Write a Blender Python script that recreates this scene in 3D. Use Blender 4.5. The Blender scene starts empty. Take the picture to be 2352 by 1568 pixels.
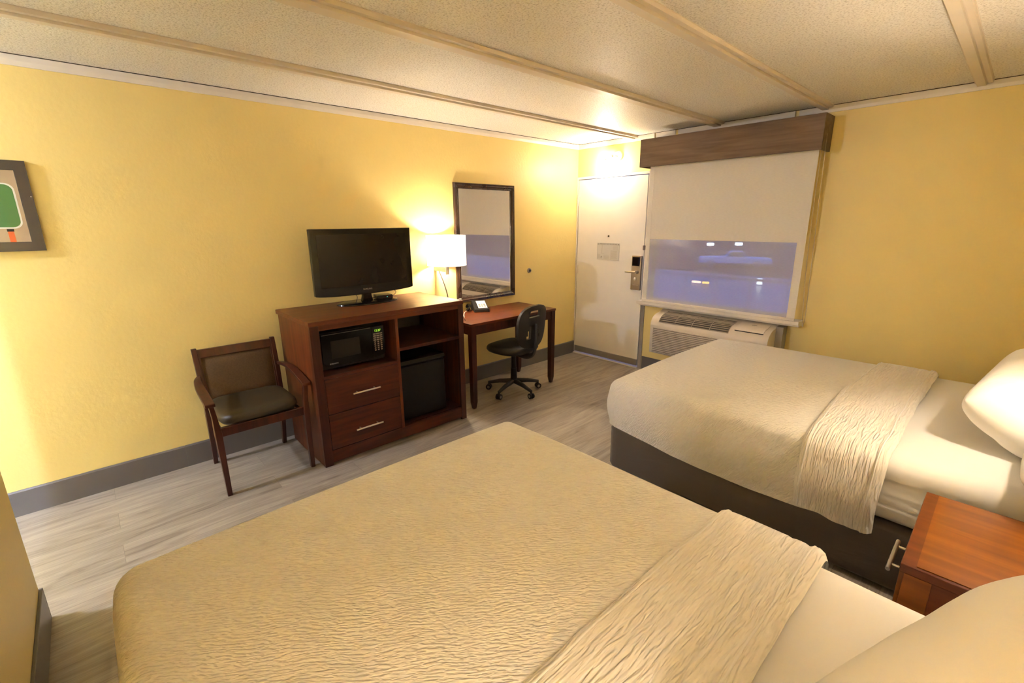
import bpy, bmesh, math, random
from mathutils import Vector, Matrix, Euler, noise
random.seed(7)
PI = math.pi
R = math.radians
SC = bpy.context.scene
COL = SC.collection

# ------------------------------------------------------------------ camera
cam_d = bpy.data.cameras.new('camera')
cam = bpy.data.objects.new('camera', cam_d)
COL.objects.link(cam)
cam_d.sensor_width = 36.0
cam_d.lens = 1059.5 / 2352 * 36.0
cam_d.clip_start = 0.02
cam_d.clip_end = 300
_yaw, _pit, _rol = R(47.342), R(14.612), R(-0.463)
fw = Vector((-math.sin(_yaw) * math.cos(_pit), math.cos(_yaw) * math.cos(_pit), -math.sin(_pit)))
rt = Vector((math.cos(_yaw), math.sin(_yaw), 0))
up = rt.cross(fw)
r2 = rt * math.cos(_rol) + up * math.sin(_rol)
u2 = up * math.cos(_rol) - rt * math.sin(_rol)
cam.matrix_world = Matrix(((r2.x, u2.x, -fw.x, 3.568), (r2.y, u2.y, -fw.y, -4.332), (r2.z, u2.z, -fw.z, 1.588), (0, 0, 0, 1)))
SC.camera = cam

# ------------------------------------------------------------------ world, exposure
SC.view_settings.view_transform = 'Standard'
SC.view_settings.look = 'None'
SC.view_settings.gamma = 1.0
SC.view_settings.use_curve_mapping = False
SC.view_settings.exposure = 0.1
SC.cycles.sample_clamp_indirect = 80.0
w = bpy.data.worlds.new('dusk')
SC.world = w
w.use_nodes = True
wn = w.node_tree.nodes
wl = w.node_tree.links
wn.clear()
_o = wn.new('ShaderNodeOutputWorld')
_b = wn.new('ShaderNodeBackground')
_g = wn.new('ShaderNodeTexCoord')
_s = wn.new('ShaderNodeSeparateXYZ')
_r = wn.new('ShaderNodeValToRGB')
wl.new(_g.outputs['Generated'], _s.inputs[0])
wl.new(_s.outputs['Z'], _r.inputs[0])
_r.color_ramp.elements[0].position = 0.0
_r.color_ramp.elements[0].color = (0.12, 0.21, 0.58, 1)
_r.color_ramp.elements[1].position = 0.6
_r.color_ramp.elements[1].color = (0.03, 0.08, 0.35, 1)
wl.new(_r.outputs[0], _b.inputs[0])
_b.inputs[1].default_value = 2.3
wl.new(_b.outputs[0], _o.inputs[0])

WARM = (1.0, 0.84, 0.67)
COOL = (0.92, 1.0, 1.28)
LAMP_DESK, LAMP_DOOR, LAMP_BED, LAMP_VANITY, LAMP_HALL, LAMP_NEAR = 1100.0, 580.0, 850.0, 1400.0, 590.0, 1020.0   # bulb surface strengths

# ------------------------------------------------------------------ materials
MATS = {}


def nt(name):
    m = bpy.data.materials.new(name)
    m.use_nodes = True
    n = m.node_tree.nodes
    l = m.node_tree.links
    return m, n, l, n['Principled BSDF']


def N(n, t, **kw):
    x = n.new(t)
    for k, v in kw.items():
        if k.startswith('i_'):
            x.inputs[k[2:]].default_value = v
        else:
            setattr(x, k, v)
    return x


def coords(n, l, scale=(1, 1, 1), rot=(0, 0, 0), kind='Object'):
    c = n.new('ShaderNodeTexCoord')
    m = n.new('ShaderNodeMapping')
    m.inputs['Scale'].default_value = scale
    m.inputs['Rotation'].default_value = rot
    l.new(c.outputs[kind], m.inputs[0])
    return m.outputs[0]


def plain(name, col, rough=0.5, spec=0.5, metal=0.0, var=0.06, vscale=8.0, bump=0.0, bscale=200.0, coat=0.0, trans=0.0):
    if name in MATS:
        return MATS[name]
    m, n, l, p = nt(name)
    v = coords(n, l)
    t = N(n, 'ShaderNodeTexNoise')
    t.inputs['Scale'].default_value = vscale
    t.inputs['Detail'].default_value = 4
    l.new(v, t.inputs['Vector'])
    mx = N(n, 'ShaderNodeMix', data_type='RGBA')
    mx.inputs['A'].default_value = tuple(c * (1 - var) for c in col) + (1,)
    mx.inputs['B'].default_value = tuple(min(1, c * (1 + var)) for c in col) + (1,)
    l.new(t.outputs['Fac'], mx.inputs['Factor'])
    l.new(mx.outputs['Result'], p.inputs['Base Color'])
    p.inputs['Roughness'].default_value = rough
    p.inputs['Specular IOR Level'].default_value = spec
    p.inputs['Metallic'].default_value = metal
    p.inputs['Coat Weight'].default_value = coat
    p.inputs['Coat Roughness'].default_value = 0.12
    if bump:
        t2 = N(n, 'ShaderNodeTexNoise')
        t2.inputs['Scale'].default_value = bscale
        t2.inputs['Detail'].default_value = 3
        l.new(v, t2.inputs['Vector'])
        b = N(n, 'ShaderNodeBump')
        b.inputs['Strength'].default_value = bump
        b.inputs['Distance'].default_value = 0.003
        l.new(t2.outputs['Fac'], b.inputs['Height'])
        l.new(b.outputs[0], p.inputs['Normal'])
    MATS[name] = m
    return m


def wood(name, dark, light, axis='y', rough=0.32, coat=0.25, gs=1.0):
    """stained wood with grain along one axis of the object"""
    if name in MATS:
        return MATS[name]
    m, n, l, p = nt(name)
    s = {'x': (1.2, 14, 14), 'y': (14, 1.2, 14), 'z': (14, 14, 1.2)}[axis]
    v = coords(n, l, tuple(a * gs for a in s))
    t = N(n, 'ShaderNodeTexNoise')
    t.inputs['Scale'].default_value = 2.2
    t.inputs['Detail'].default_value = 7
    t.inputs['Distortion'].default_value = 0.6
    l.new(v, t.inputs['Vector'])
    r = N(n, 'ShaderNodeValToRGB')
    r.color_ramp.elements[0].position = 0.32
    r.color_ramp.elements[0].color = dark + (1,)
    r.color_ramp.elements[1].position = 0.70
    r.color_ramp.elements[1].color = light + (1,)
    l.new(t.outputs['Fac'], r.inputs[0])
    l.new(r.outputs[0], p.inputs['Base Color'])
    t2 = N(n, 'ShaderNodeTexNoise')
    t2.inputs['Scale'].default_value = 3.0
    l.new(coords(n, l), t2.inputs['Vector'])
    mr = N(n, 'ShaderNodeMapRange')
    mr.inputs['To Min'].default_value = rough - 0.06
    mr.inputs['To Max'].default_value = rough + 0.10
    l.new(t2.outputs['Fac'], mr.inputs['Value'])
    l.new(mr.outputs[0], p.inputs['Roughness'])
    p.inputs['Coat Weight'].default_value = coat * 0.5
    p.inputs['Specular IOR Level'].default_value = 0.3
    p.inputs['Coat Roughness'].default_value = 0.18
    MATS[name] = m
    return m


def mat_wall():
    m, n, l, p = nt('yellow_wall_paint')
    v = coords(n, l)
    t = N(n, 'ShaderNodeTexNoise')
    t.inputs['Scale'].default_value = 1.3
    l.new(v, t.inputs['Vector'])
    mx = N(n, 'ShaderNodeMix', data_type='RGBA')
    mx.inputs['A'].default_value = (0.79, 0.62, 0.225, 1)
    mx.inputs['B'].default_value = (0.82, 0.65, 0.25, 1)
    l.new(t.outputs['Fac'], mx.inputs['Factor'])
    l.new(mx.outputs['Result'], p.inputs['Base Color'])
    p.inputs['Roughness'].default_value = 0.45
    t2 = N(n, 'ShaderNodeTexNoise')
    t2.inputs['Scale'].default_value = 45
    t2.inputs['Detail'].default_value = 5
    l.new(v, t2.inputs['Vector'])
    b = N(n, 'ShaderNodeBump')
    b.inputs['Strength'].default_value = 0.35
    b.inputs['Distance'].default_value = 0.003
    l.new(t2.outputs['Fac'], b.inputs['Height'])
    l.new(b.outputs[0], p.inputs['Normal'])
    return m


def mat_ceiling():
    m, n, l, p = nt('popcorn_ceiling')
    v = coords(n, l)
    a = N(n, 'ShaderNodeTexNoise')
    a.inputs['Scale'].default_value = 110
    a.inputs['Detail'].default_value = 3
    a.inputs['Roughness'].default_value = 0.65
    l.new(v, a.inputs['Vector'])
    r = N(n, 'ShaderNodeValToRGB')
    r.color_ramp.elements[0].position = 0.30
    r.color_ramp.elements[0].color = (0.50, 0.46, 0.40, 1)
    r.color_ramp.elements[1].position = 0.52
    r.color_ramp.elements[1].color = (0.82, 0.79, 0.74, 1)
    l.new(a.outputs['Fac'], r.inputs[0])
    l.new(r.outputs[0], p.inputs['Base Color'])
    p.inputs['Roughness'].default_value = 0.5
    p.inputs['Specular IOR Level'].default_value = 0.4
    b = N(n, 'ShaderNodeBump')
    b.inputs['Strength'].default_value = 0.55
    b.inputs['Distance'].default_value = 0.006
    l.new(a.outputs['Fac'], b.inputs['Height'])
    l.new(b.outputs[0], p.inputs['Normal'])
    return m


def mat_floor():
    m, n, l, p = nt('grey_plank_floor')
    # planks run along y: brick texture rows across x
    v = coords(n, l, (1, 1, 1), (0, 0, R(90)))
    br = N(n, 'ShaderNodeTexBrick')
    br.offset = 0.37
    br.inputs['Scale'].default_value = 1.0
    br.inputs['Brick Width'].default_value = 1.22
    br.inputs['Row Height'].default_value = 0.18
    br.inputs['Mortar Size'].default_value = 0.0012
    br.inputs['Mortar Smooth'].default_value = 0.3
    br.inputs['Color1'].default_value = (0, 0, 0, 1)
    br.inputs['Color2'].default_value = (1, 1, 1, 1)
    br.inputs['Mortar'].default_value = (0.3, 0.3, 0.3, 1)
    l.new(v, br.inputs['Vector'])
    # grain offset per plank
    v2 = coords(n, l, (10, 1.2, 1))
    ad = N(n, 'ShaderNodeVectorMath', operation='MULTIPLY_ADD')
    ad.inputs[1].default_value = (9, 7, 5)
    l.new(br.outputs['Color'], ad.inputs[0])
    l.new(v2, ad.inputs[2])
    g = N(n, 'ShaderNodeTexNoise')
    g.inputs['Scale'].default_value = 1.0
    g.inputs['Detail'].default_value = 9
    g.inputs['Roughness'].default_value = 0.62
    g.inputs['Distortion'].default_value = 1.8
    l.new(ad.outputs[0], g.inputs['Vector'])
    r = N(n, 'ShaderNodeValToRGB')
    e = r.color_ramp.elements
    e[0].position = 0.25
    e[0].color = (0.12, 0.096, 0.074, 1)
    e[1].position = 0.72
    e[1].color = (0.41, 0.35, 0.28, 1)
    k = e.new(0.42)
    k.color = (0.28, 0.235, 0.185, 1)
    l.new(g.outputs['Fac'], r.inputs[0])
    # fine streaks
    v3 = coords(n, l, (160, 5, 1))
    f = N(n, 'ShaderNodeTexNoise')
    f.inputs['Scale'].default_value = 1.0
    f.inputs['Detail'].default_value = 4
    l.new(v3, f.inputs['Vector'])
    mr = N(n, 'ShaderNodeMapRange')
    mr.inputs['From Min'].default_value = 0.3
    mr.inputs['From Max'].default_value = 0.7
    mr.inputs['To Min'].default_value = 0.80
    mr.inputs['To Max'].default_value = 1.12
    l.new(f.outputs['Fac'], mr.inputs['Value'])
    mu = N(n, 'ShaderNodeMix', data_type='RGBA', blend_type='MULTIPLY')
    mu.inputs['Factor'].default_value = 1.0
    l.new(r.outputs[0], mu.inputs['A'])
    l.new(mr.outputs[0], mu.inputs['B'])
    # plank tone
    mr2 = N(n, 'ShaderNodeMapRange')
    mr2.inputs['To Min'].default_value = 0.88
    mr2.inputs['To Max'].default_value = 1.08
    l.new(br.outputs['Color'], mr2.inputs['Value'])
    mu2 = N(n, 'ShaderNodeMix', data_type='RGBA', blend_type='MULTIPLY')
    mu2.inputs['Factor'].default_value = 1.0
    l.new(mu.outputs['Result'], mu2.inputs['A'])
    l.new(mr2.outputs[0], mu2.inputs['B'])
    mo = N(n, 'ShaderNodeMix', data_type='RGBA')
    mo.inputs['B'].default_value = (0.14, 0.12, 0.10, 1)
    l.new(mu2.outputs['Result'], mo.inputs['A'])
    mf = N(n, 'ShaderNodeMath', operation='MULTIPLY')
    mf.inputs[1].default_value = 0.55
    l.new(br.outputs['Fac'], mf.inputs[0])
    l.new(mf.outputs[0], mo.inputs['Factor'])
    l.new(mo.outputs['Result'], p.inputs['Base Color'])
    p.inputs['Roughness'].default_value = 0.42
    b = N(n, 'ShaderNodeBump')
    b.inputs['Strength'].default_value = 0.15
    b.inputs['Distance'].default_value = 0.002
    l.new(f.outputs['Fac'], b.inputs['Height'])
    l.new(b.outputs[0], p.inputs['Normal'])
    return m


def mat_quilt(name, col, ang, strength=0.8, sx=150, sy=42, dist=0.003, wobble=0.028):
    """woven coverlet: short puckered ridges, laid out in the cloth's own UV (metres)"""
    m, n, l, p = nt(name)
    v0 = coords(n, l, (1, 1, 1), (0, 0, ang), 'UV')
    wob = N(n, 'ShaderNodeTexNoise')
    wob.inputs['Scale'].default_value = 6
    wob.inputs['Detail'].default_value = 2
    l.new(v0, wob.inputs['Vector'])
    wa = N(n, 'ShaderNodeVectorMath', operation='MULTIPLY_ADD')
    wa.inputs[1].default_value = (wobble, wobble, 0)
    l.new(wob.outputs['Color'], wa.inputs[0])
    l.new(v0, wa.inputs[2])
    mp = N(n, 'ShaderNodeVectorMath', operation='MULTIPLY')
    mp.inputs[1].default_value = (sy, sx, 1)
    l.new(wa.outputs[0], mp.inputs[0])
    a = N(n, 'ShaderNodeTexNoise')
    a.inputs['Scale'].default_value = 1.0
    a.inputs['Detail'].default_value = 1
    a.inputs['Roughness'].default_value = 0.4
    a.inputs['Distortion'].default_value = 0.25
    l.new(mp.outputs[0], a.inputs['Vector'])
    r = N(n, 'ShaderNodeMapRange', interpolation_type='SMOOTHSTEP')
    r.inputs['From Min'].default_value = 0.32
    r.inputs['From Max'].default_value = 0.66
    l.new(a.outputs['Fac'], r.inputs['Value'])
    p.inputs['Base Color'].default_value = col + (1,)
    p.inputs['Roughness'].default_value = 0.85
    p.inputs['Specular IOR Level'].default_value = 0.2
    p.inputs['Sheen Weight'].default_value = 0.15
    b = N(n, 'ShaderNodeBump')
    b.inputs['Strength'].default_value = strength
    b.inputs['Distance'].default_value = dist
    l.new(r.outputs[0], b.inputs['Height'])
    l.new(b.outputs[0], p.inputs['Normal'])
    MATS[name] = m
    return m


def mat_cloth(name, col, wr=0.25, scale=5.0, stretch=(1, 1, 1), rough=0.85, dist=0.02):
    m, n, l, p = nt(name)
    v = coords(n, l, stretch)
    a = N(n, 'ShaderNodeTexNoise')
    a.inputs['Scale'].default_value = scale
    a.inputs['Detail'].default_value = 5
    a.inputs['Roughness'].default_value = 0.45
    a.inputs['Distortion'].default_value = 0.7
    l.new(v, a.inputs['Vector'])
    p.inputs['Base Color'].default_value = col + (1,)
    p.inputs['Roughness'].default_value = rough
    p.inputs['Specular IOR Level'].default_value = 0.2
    p.inputs['Sheen Weight'].default_value = 0.1
    b = N(n, 'ShaderNodeBump')
    b.inputs['Strength'].default_value = wr
    b.inputs['Distance'].default_value = dist
    l.new(a.outputs['Fac'], b.inputs['Height'])
    l.new(b.outputs[0], p.inputs['Normal'])
    MATS[name] = m
    return m


def mat_emit(name, col, s):
    m, n, l, p = nt(name)
    n.remove(p)
    e = N(n, 'ShaderNodeEmission')
    e.inputs[0].default_value = col + (1,)
    e.inputs[1].default_value = s
    l.new(e.outputs[0], n['Material Output'].inputs[0])
    MATS[name] = m
    return m


def mat_shade_lamp():
    m, n, l, p = nt('lampshade_fabric')
    n.remove(p)
    d = N(n, 'ShaderNodeBsdfDiffuse')
    d.inputs[0].default_value = (0.85, 0.83, 0.78, 1)
    t = N(n, 'ShaderNodeBsdfTranslucent')
    t.inputs[0].default_value = (0.88, 0.84, 0.78, 1)
    w_ = N(n, 'ShaderNodeTexWave')
    w_.inputs['Scale'].default_value = 180
    l.new(coords(n, l), w_.inputs['Vector'])
    mr = N(n, 'ShaderNodeMapRange')
    mr.inputs['To Min'].default_value = 0.56
    mr.inputs['To Max'].default_value = 0.64
    l.new(w_.outputs['Fac'], mr.inputs['Value'])
    mx = N(n, 'ShaderNodeMixShader')
    l.new(mr.outputs[0], mx.inputs[0])
    l.new(d.outputs[0], mx.inputs[1])
    l.new(t.outputs[0], mx.inputs[2])
    l.new(mx.outputs[0], n['Material Output'].inputs[0])
    return m


def mat_sheer(name, fac):
    """roller shade cloth; fac = share of light passing straight through the open weave"""
    m, n, l, p = nt(name)
    n.remove(p)
    v = coords(n, l, (40, 1, 260))
    t = N(n, 'ShaderNodeTexNoise')
    t.inputs['Scale'].default_value = 1
    t.inputs['Detail'].default_value = 2
    l.new(v, t.inputs['Vector'])
    mx0 = N(n, 'ShaderNodeMix', data_type='RGBA')
    mx0.inputs['A'].default_value = (0.62, 0.58, 0.52, 1)
    mx0.inputs['B'].default_value = (0.76, 0.72, 0.66, 1)
    l.new(t.outputs['Fac'], mx0.inputs['Factor'])
    d = N(n, 'ShaderNodeBsdfDiffuse')
    l.new(mx0.outputs['Result'], d.inputs[0])
    if fac <= 0:
        l.new(d.outputs[0], n['Material Output'].inputs[0])
        return m
    tr = N(n, 'ShaderNodeBsdfTransparent')
    mx = N(n, 'ShaderNodeMixShader')
    mx.inputs[0].default_value = fac
    l.new(d.outputs[0], mx.inputs[1])
    l.new(tr.outputs[0], mx.inputs[2])
    l.new(mx.outputs[0], n['Material Output'].inputs[0])
    return m


def mat_glass(name, tint=(0.9, 0.95, 1.0)):
    m, n, l, p = nt(name)
    n.remove(p)
    g = N(n, 'ShaderNodeBsdfGlossy')
    g.inputs['Roughness'].default_value = 0.02
    t = N(n, 'ShaderNodeBsdfTransparent')
    t.inputs[0].default_value = tint + (1,)
    mx = N(n, 'ShaderNodeMixShader')
    mx.inputs[0].default_value = 0.05
    l.new(t.outputs[0], mx.inputs[1])
    l.new(g.outputs[0], mx.inputs[2])
    l.new(mx.outputs[0], n['Material Output'].inputs[0])
    return m


WALL = mat_wall()
CEIL = mat_ceiling()
FLOOR = mat_floor()
TRIM = plain('cream_trim', (0.74, 0.68, 0.60), 0.4)
BEAM = plain('beige_beam', (0.72, 0.64, 0.54), 0.45)
BASEB = plain('grey_baseboard', (0.125, 0.112, 0.105), 0.35)
DOORW = plain('door_white', (0.80, 0.76, 0.70), 0.35, var=0.03)
GREYP = plain('taupe_jamb', (0.27, 0.235, 0.20), 0.4)
CHERRY = wood('cherry_wood', (0.062, 0.0125, 0.003), (0.135, 0.031, 0.006), 'y', rough=0.36, coat=0.12)
CHERRYZ = wood('cherry_wood_upright', (0.062, 0.0125, 0.003), (0.135, 0.031, 0.006), 'z', rough=0.38, coat=0.1)
CHERRYF = wood('cherry_wood_front', (0.040, 0.0075, 0.002), (0.085, 0.018, 0.004), 'y', rough=0.4, coat=0.06)
CHERRYD = wood('cherry_wood_dark', (0.028, 0.006, 0.003), (0.058, 0.013, 0.005), 'z', coat=0.1)
NSWOOD = wood('nightstand_wood', (0.16, 0.045, 0.004), (0.27, 0.085, 0.007), 'x', gs=0.7, coat=0.15)
NSEDGE = wood('nightstand_wood_edge', (0.10, 0.022, 0.004), (0.17, 0.042, 0.007), 'x', gs=0.7, coat=0.15)
VALW = wood('valance_wood', (0.105, 0.067, 0.040), (0.165, 0.11, 0.068), 'x', rough=0.6, coat=0.0)
BLACK = plain('black_plastic', (0.010, 0.009, 0.009), 0.45, spec=0.3, var=0.2)
BLACKG = plain('gloss_black', (0.007, 0.006, 0.006), 0.12, spec=0.35, var=0.1)
SCREEN = plain('tv_screen', (0.010, 0.007, 0.005), 0.25, spec=0.25, var=0.1)
DARKIN = plain('dark_interior', (0.010, 0.006, 0.005), 0.6)
FRIDGE = plain('fridge_black', (0.006, 0.005, 0.005), 0.45, spec=0.2, bump=0.2, bscale=500)
CHROME = plain('brushed_nickel', (0.62, 0.58, 0.52), 0.28, metal=1.0)
GUN = plain('grey_satin_metal', (0.20, 0.17, 0.14), 0.45, metal=0.6)
BRONZE = plain('lock_metal', (0.36, 0.30, 0.23), 0.35, metal=1.0)
MIRROR = plain('mirror_silver', (0.92, 0.90, 0.86), 0.015, metal=1.0, var=0.0)
FRAMEB = wood('espresso_frame', (0.018, 0.009, 0.005), (0.045, 0.020, 0.010), 'z', rough=0.25, coat=0.5)
PICF = plain('black_picture_frame', (0.026, 0.020, 0.019), 0.3)
QUILT = mat_quilt('white_coverlet', (0.84, 0.79, 0.71), R(-53), 1.0, 165, 42, 0.004)
QUILTB = mat_quilt('white_coverlet_fold', (0.84, 0.79, 0.71), R(90), 1.0, 115, 16, 0.005, 0.012)
SHEET = mat_cloth('white_sheet', (0.84, 0.81, 0.76), 0.30, 4.0)
PILLOWM = mat_cloth('white_pillowcase', (0.84, 0.81, 0.75), 0.35, 5.0)
BEDBASE = mat_cloth('charcoal_box_cover', (0.092, 0.072, 0.055), 0.35, 3.0, (1, 6, 3), 0.75)
SHADE = mat_shade_lamp()
SHEER = mat_sheer('sheer_shade_cloth', 0.52)
OPAQ = mat_sheer('opaque_shade_cloth', 0.0)
ACW = plain('ac_cream_plastic', (0.66, 0.58, 0.48), 0.4)
ACD = plain('ac_grille_grey', (0.20, 0.165, 0.13), 0.5)
LEATHER = plain('brown_vinyl', (0.040, 0.028, 0.013), 0.45, spec=0.35, bump=0.2, bscale=300)
FABRICB = plain('brown_back_fabric', (0.17, 0.10, 0.042), 0.9, var=0.35, vscale=120, bump=0.4, bscale=300)
CHAIRW = wood('chair_wood', (0.032, 0.009, 0.005), (0.075, 0.019, 0.009), 'z', rough=0.3, coat=0.35)
CHAIRP = plain('office_black', (0.014, 0.013, 0.011), 0.55, bump=0.2, bscale=400)
WHITEP = plain('white_plastic', (0.78, 0.76, 0.72), 0.35)
PAPER = plain('notice_paper', (0.60, 0.58, 0.54), 0.6)
INK = plain('notice_ink', (0.20, 0.16, 0.12), 0.7)
INKL = plain('notice_ink_light', (0.42, 0.38, 0.33), 0.7)
BULB = mat_emit('bulb_glow_desk', WARM, LAMP_DESK)
BULBD = mat_emit('bulb_glow_door', WARM, LAMP_DOOR)
BULBB = mat_emit('bulb_glow_bed', WARM, LAMP_BED)
BULBN = mat_emit('fill_glow_near_bed', WARM, LAMP_NEAR)
BULBV = mat_emit('bulb_glow_vanity', (0.76, 0.95, 1.45), LAMP_VANITY)
BULBH = mat_emit('bulb_glow_hall', COOL, LAMP_HALL)
GREENL = mat_emit('green_display', (0.45, 1.0, 0.05), 1.1)
TEALL = mat_emit('teal_indicator', (0.1, 0.9, 0.9), 0.6)


# ------------------------------------------------------------------ mesh helpers
def bm_new():
    return bmesh.new()


def add_box(bm, x0, x1, y0, y1, z0, z1, bev=0.0, seg=2):
    c = [bm.verts.new((x, y, z)) for z in (z0, z1) for y in (y0, y1) for x in (x0, x1)]
    fs = []
    for q in ((0, 2, 3, 1), (4, 5, 7, 6), (0, 1, 5, 4), (2, 6, 7, 3), (0, 4, 6, 2), (1, 3, 7, 5)):
        fs.append(bm.faces.new([c[i] for i in q]))
    if bev > 0:
        es = list({e for f in fs for e in f.edges})
        bmesh.ops.bevel(bm, geom=es, offset=bev, segments=seg, affect='EDGES', profile=0.5)
    return c


def add_hull(bm, pts_bottom, pts_top):
    """prism between two equal length loops"""
    a = [bm.verts.new(p) for p in pts_bottom]
    b = [bm.verts.new(p) for p in pts_top]
    n = len(a)
    bm.faces.new(list(reversed(a)))
    bm.faces.new(b)
    for i in range(n):
        j = (i + 1) % n
        bm.faces.new((a[i], a[j], b[j], b[i]))


def add_prism(bm, poly, axis, a0, a1):
    """extrude 2D polygon along axis. poly coords: axis x -> (y,z); y -> (x,z); z -> (x,y)"""
    def P(u, v, a):
        return {'x': (a, u, v), 'y': (u, a, v), 'z': (u, v, a)}[axis]
    add_hull(bm, [P(u, v, a0) for u, v in poly], [P(u, v, a1) for u, v in poly])


def add_cyl(bm, p0, p1, r0, r1=None, seg=20, caps=True):
    r1 = r0 if r1 is None else r1
    p0 = Vector(p0)
    p1 = Vector(p1)
    d = (p1 - p0).normalized()
    u = d.orthogonal().normalized()
    v = d.cross(u)
    A = []
    B = []
    for i in range(seg):
        a = 2 * PI * i / seg
        o = u * math.cos(a) + v * math.sin(a)
        A.append(bm.verts.new(p0 + o * r0))
        B.append(bm.verts.new(p1 + o * r1))
    for i in range(seg):
        j = (i + 1) % seg
        bm.faces.new((A[i], A[j], B[j], B[i]))
    if caps:
        bm.faces.new(list(reversed(A)))
        bm.faces.new(B)


def add_tube(bm, pts, r, seg=10, flat=None):
    """tube along a polyline, r may be list; flat=(a,b) scales section axes"""
    pts = [Vector(p) for p in pts]
    n = len(pts)
    rs = r if isinstance(r, (list, tuple)) else [r] * n
    t0 = (pts[1] - pts[0]).normalized()
    u = t0.orthogonal().normalized()
    rings = []
    for i in range(n):
        if i == 0:
            t = pts[1] - pts[0]
        elif i == n - 1:
            t = pts[-1] - pts[-2]
        else:
            t = pts[i + 1] - pts[i - 1]
        t.normalize()
        u = (u - t * u.dot(t)).normalized()
        v = t.cross(u)
        fa, fb = flat if flat else (1, 1)
        rings.append([bm.verts.new(pts[i] + u * (math.cos(2 * PI * k / seg) * rs[i] * fa) + v * (math.sin(2 * PI * k / seg) * rs[i] * fb)) for k in range(seg)])
    for i in range(n - 1):
        for k in range(seg):
            j = (k + 1) % seg
            bm.faces.new((rings[i][k], rings[i][j], rings[i + 1][j], rings[i + 1][k]))
    bm.faces.new(list(reversed(rings[0])))
    bm.faces.new(rings[-1])


def add_sphere(bm, c, r, seg=16, sc=(1, 1, 1)):
    geo = bmesh.ops.create_uvsphere(bm, u_segments=seg, v_segments=seg // 2 + 2, radius=r)
    bmesh.ops.scale(bm, vec=sc, verts=geo['verts'])
    bmesh.ops.translate(bm, vec=c, verts=geo['verts'])


def bez(pts, n=12):
    """Catmull-Rom through points"""
    P = [Vector(p) for p in pts]
    P = [P[0] * 2 - P[1]] + P + [P[-1] * 2 - P[-2]]
    out = []
    for i in range(1, len(P) - 2):
        for k in range(n):
            t = k / n
            a, b, c, d = P[i - 1], P[i], P[i + 1], P[i + 2]
            out.append(0.5 * ((2 * b) + (c - a) * t + (2 * a - 5 * b + 4 * c - d) * t * t + (3 * b - a - 3 * c + d) * t ** 3))
    out.append(P[-2])
    return out


def obj(name, bm, m, parent=None, smooth=False, loc=None, rot=None, bevel=0.0):
    me = bpy.data.meshes.new(name)
    bmesh.ops.recalc_face_normals(bm, faces=bm.faces[:])
    bm.to_mesh(me)
    bm.free()
    me.materials.append(m)
    o = bpy.data.objects.new(name, me)
    COL.objects.link(o)
    if smooth:
        for f in me.polygons:
            f.use_smooth = True
        if smooth == 'auto':
            try:
                me.set_sharp_from_angle(angle=R(40))
            except Exception:
                pass
    if loc:
        o.location = loc
    if rot:
        o.rotation_euler = rot
    if parent:
        o.parent = parent
    if bevel:
        b = o.modifiers.new('b', 'BEVEL')
        b.width = bevel
        b.segments = 2
        b.limit_method = 'ANGLE'
    return o


def box(name, dims, m, parent=None, bev=0.0, **kw):
    bm = bm_new()
    add_box(bm, *dims, bev=bev)
    return obj(name, bm, m, parent, **kw)


def tag(o, label=None, cat=None, group=None, kind=None):
    if label:
        o['label'] = label
    if cat:
        o['category'] = cat
    if group:
        o['group'] = group
    if kind:
        o['kind'] = kind
    return o


def thing(name, label, cat, loc=(0, 0, 0), rz=0.0, group=None):
    o = bpy.data.objects.new(name, None)
    o.empty_display_size = 0.1
    COL.objects.link(o)
    o.location = loc
    o.rotation_euler = (0, 0, rz)
    return tag(o, label, cat, group)


def struct(name, bm, m, label, parent=None, **kw):
    o = obj(name, bm, m, parent, **kw)
    if not parent:
        tag(o, label, kind='structure')
    return o


def text(name, s, size, m, parent, loc, rot, depth=0.0004, ax='CENTER'):
    cu = bpy.data.curves.new(name, 'FONT')
    cu.body = s
    cu.size = size
    cu.extrude = depth
    cu.align_x = ax
    cu.align_y = 'CENTER'
    t = bpy.data.objects.new(name, cu)
    COL.objects.link(t)
    dg = bpy.context.evaluated_depsgraph_get()
    dg.update()
    me = bpy.data.meshes.new_from_object(t.evaluated_get(dg))
    bpy.data.objects.remove(t)
    me.materials.clear()
    me.materials.append(m)
    o = bpy.data.objects.new(name, me)
    COL.objects.link(o)
    o.location = loc
    o.rotation_euler = rot
    if parent:
        o.parent = parent
    return o


def copy_tree(o, parent=None):
    c = o.copy()
    COL.objects.link(c)
    c.parent = parent
    for ch in [k for k in bpy.data.objects if k.parent == o]:
        copy_tree(ch, c)
    return c


# ------------------------------------------------------------------ room shell
W, ZC = 4.0, 2.408          # headboard wall x, ceiling height
YN = -4.695                 # partition face
YB = -7.2                   # far end of the vanity area
bm = bm_new()
add_box(bm, -0.12, W + 0.12, YB - 0.1, 0.14, -0.08, 0)
struct('floor', bm, FLOOR, 'grey brown wood plank floor')
bm = bm_new()
add_box(bm, -0.12, W + 0.12, YB - 0.1, 0.14, ZC, ZC + 0.08)
struct('ceiling', bm, CEIL, 'textured off white popcorn ceiling')
bm = bm_new()
add_box(bm, -0.12, 0, YB - 0.1, 0.14, 0, ZC)
struct('wall_left', bm, WALL, 'long yellow wall behind the television and mirror')
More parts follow.
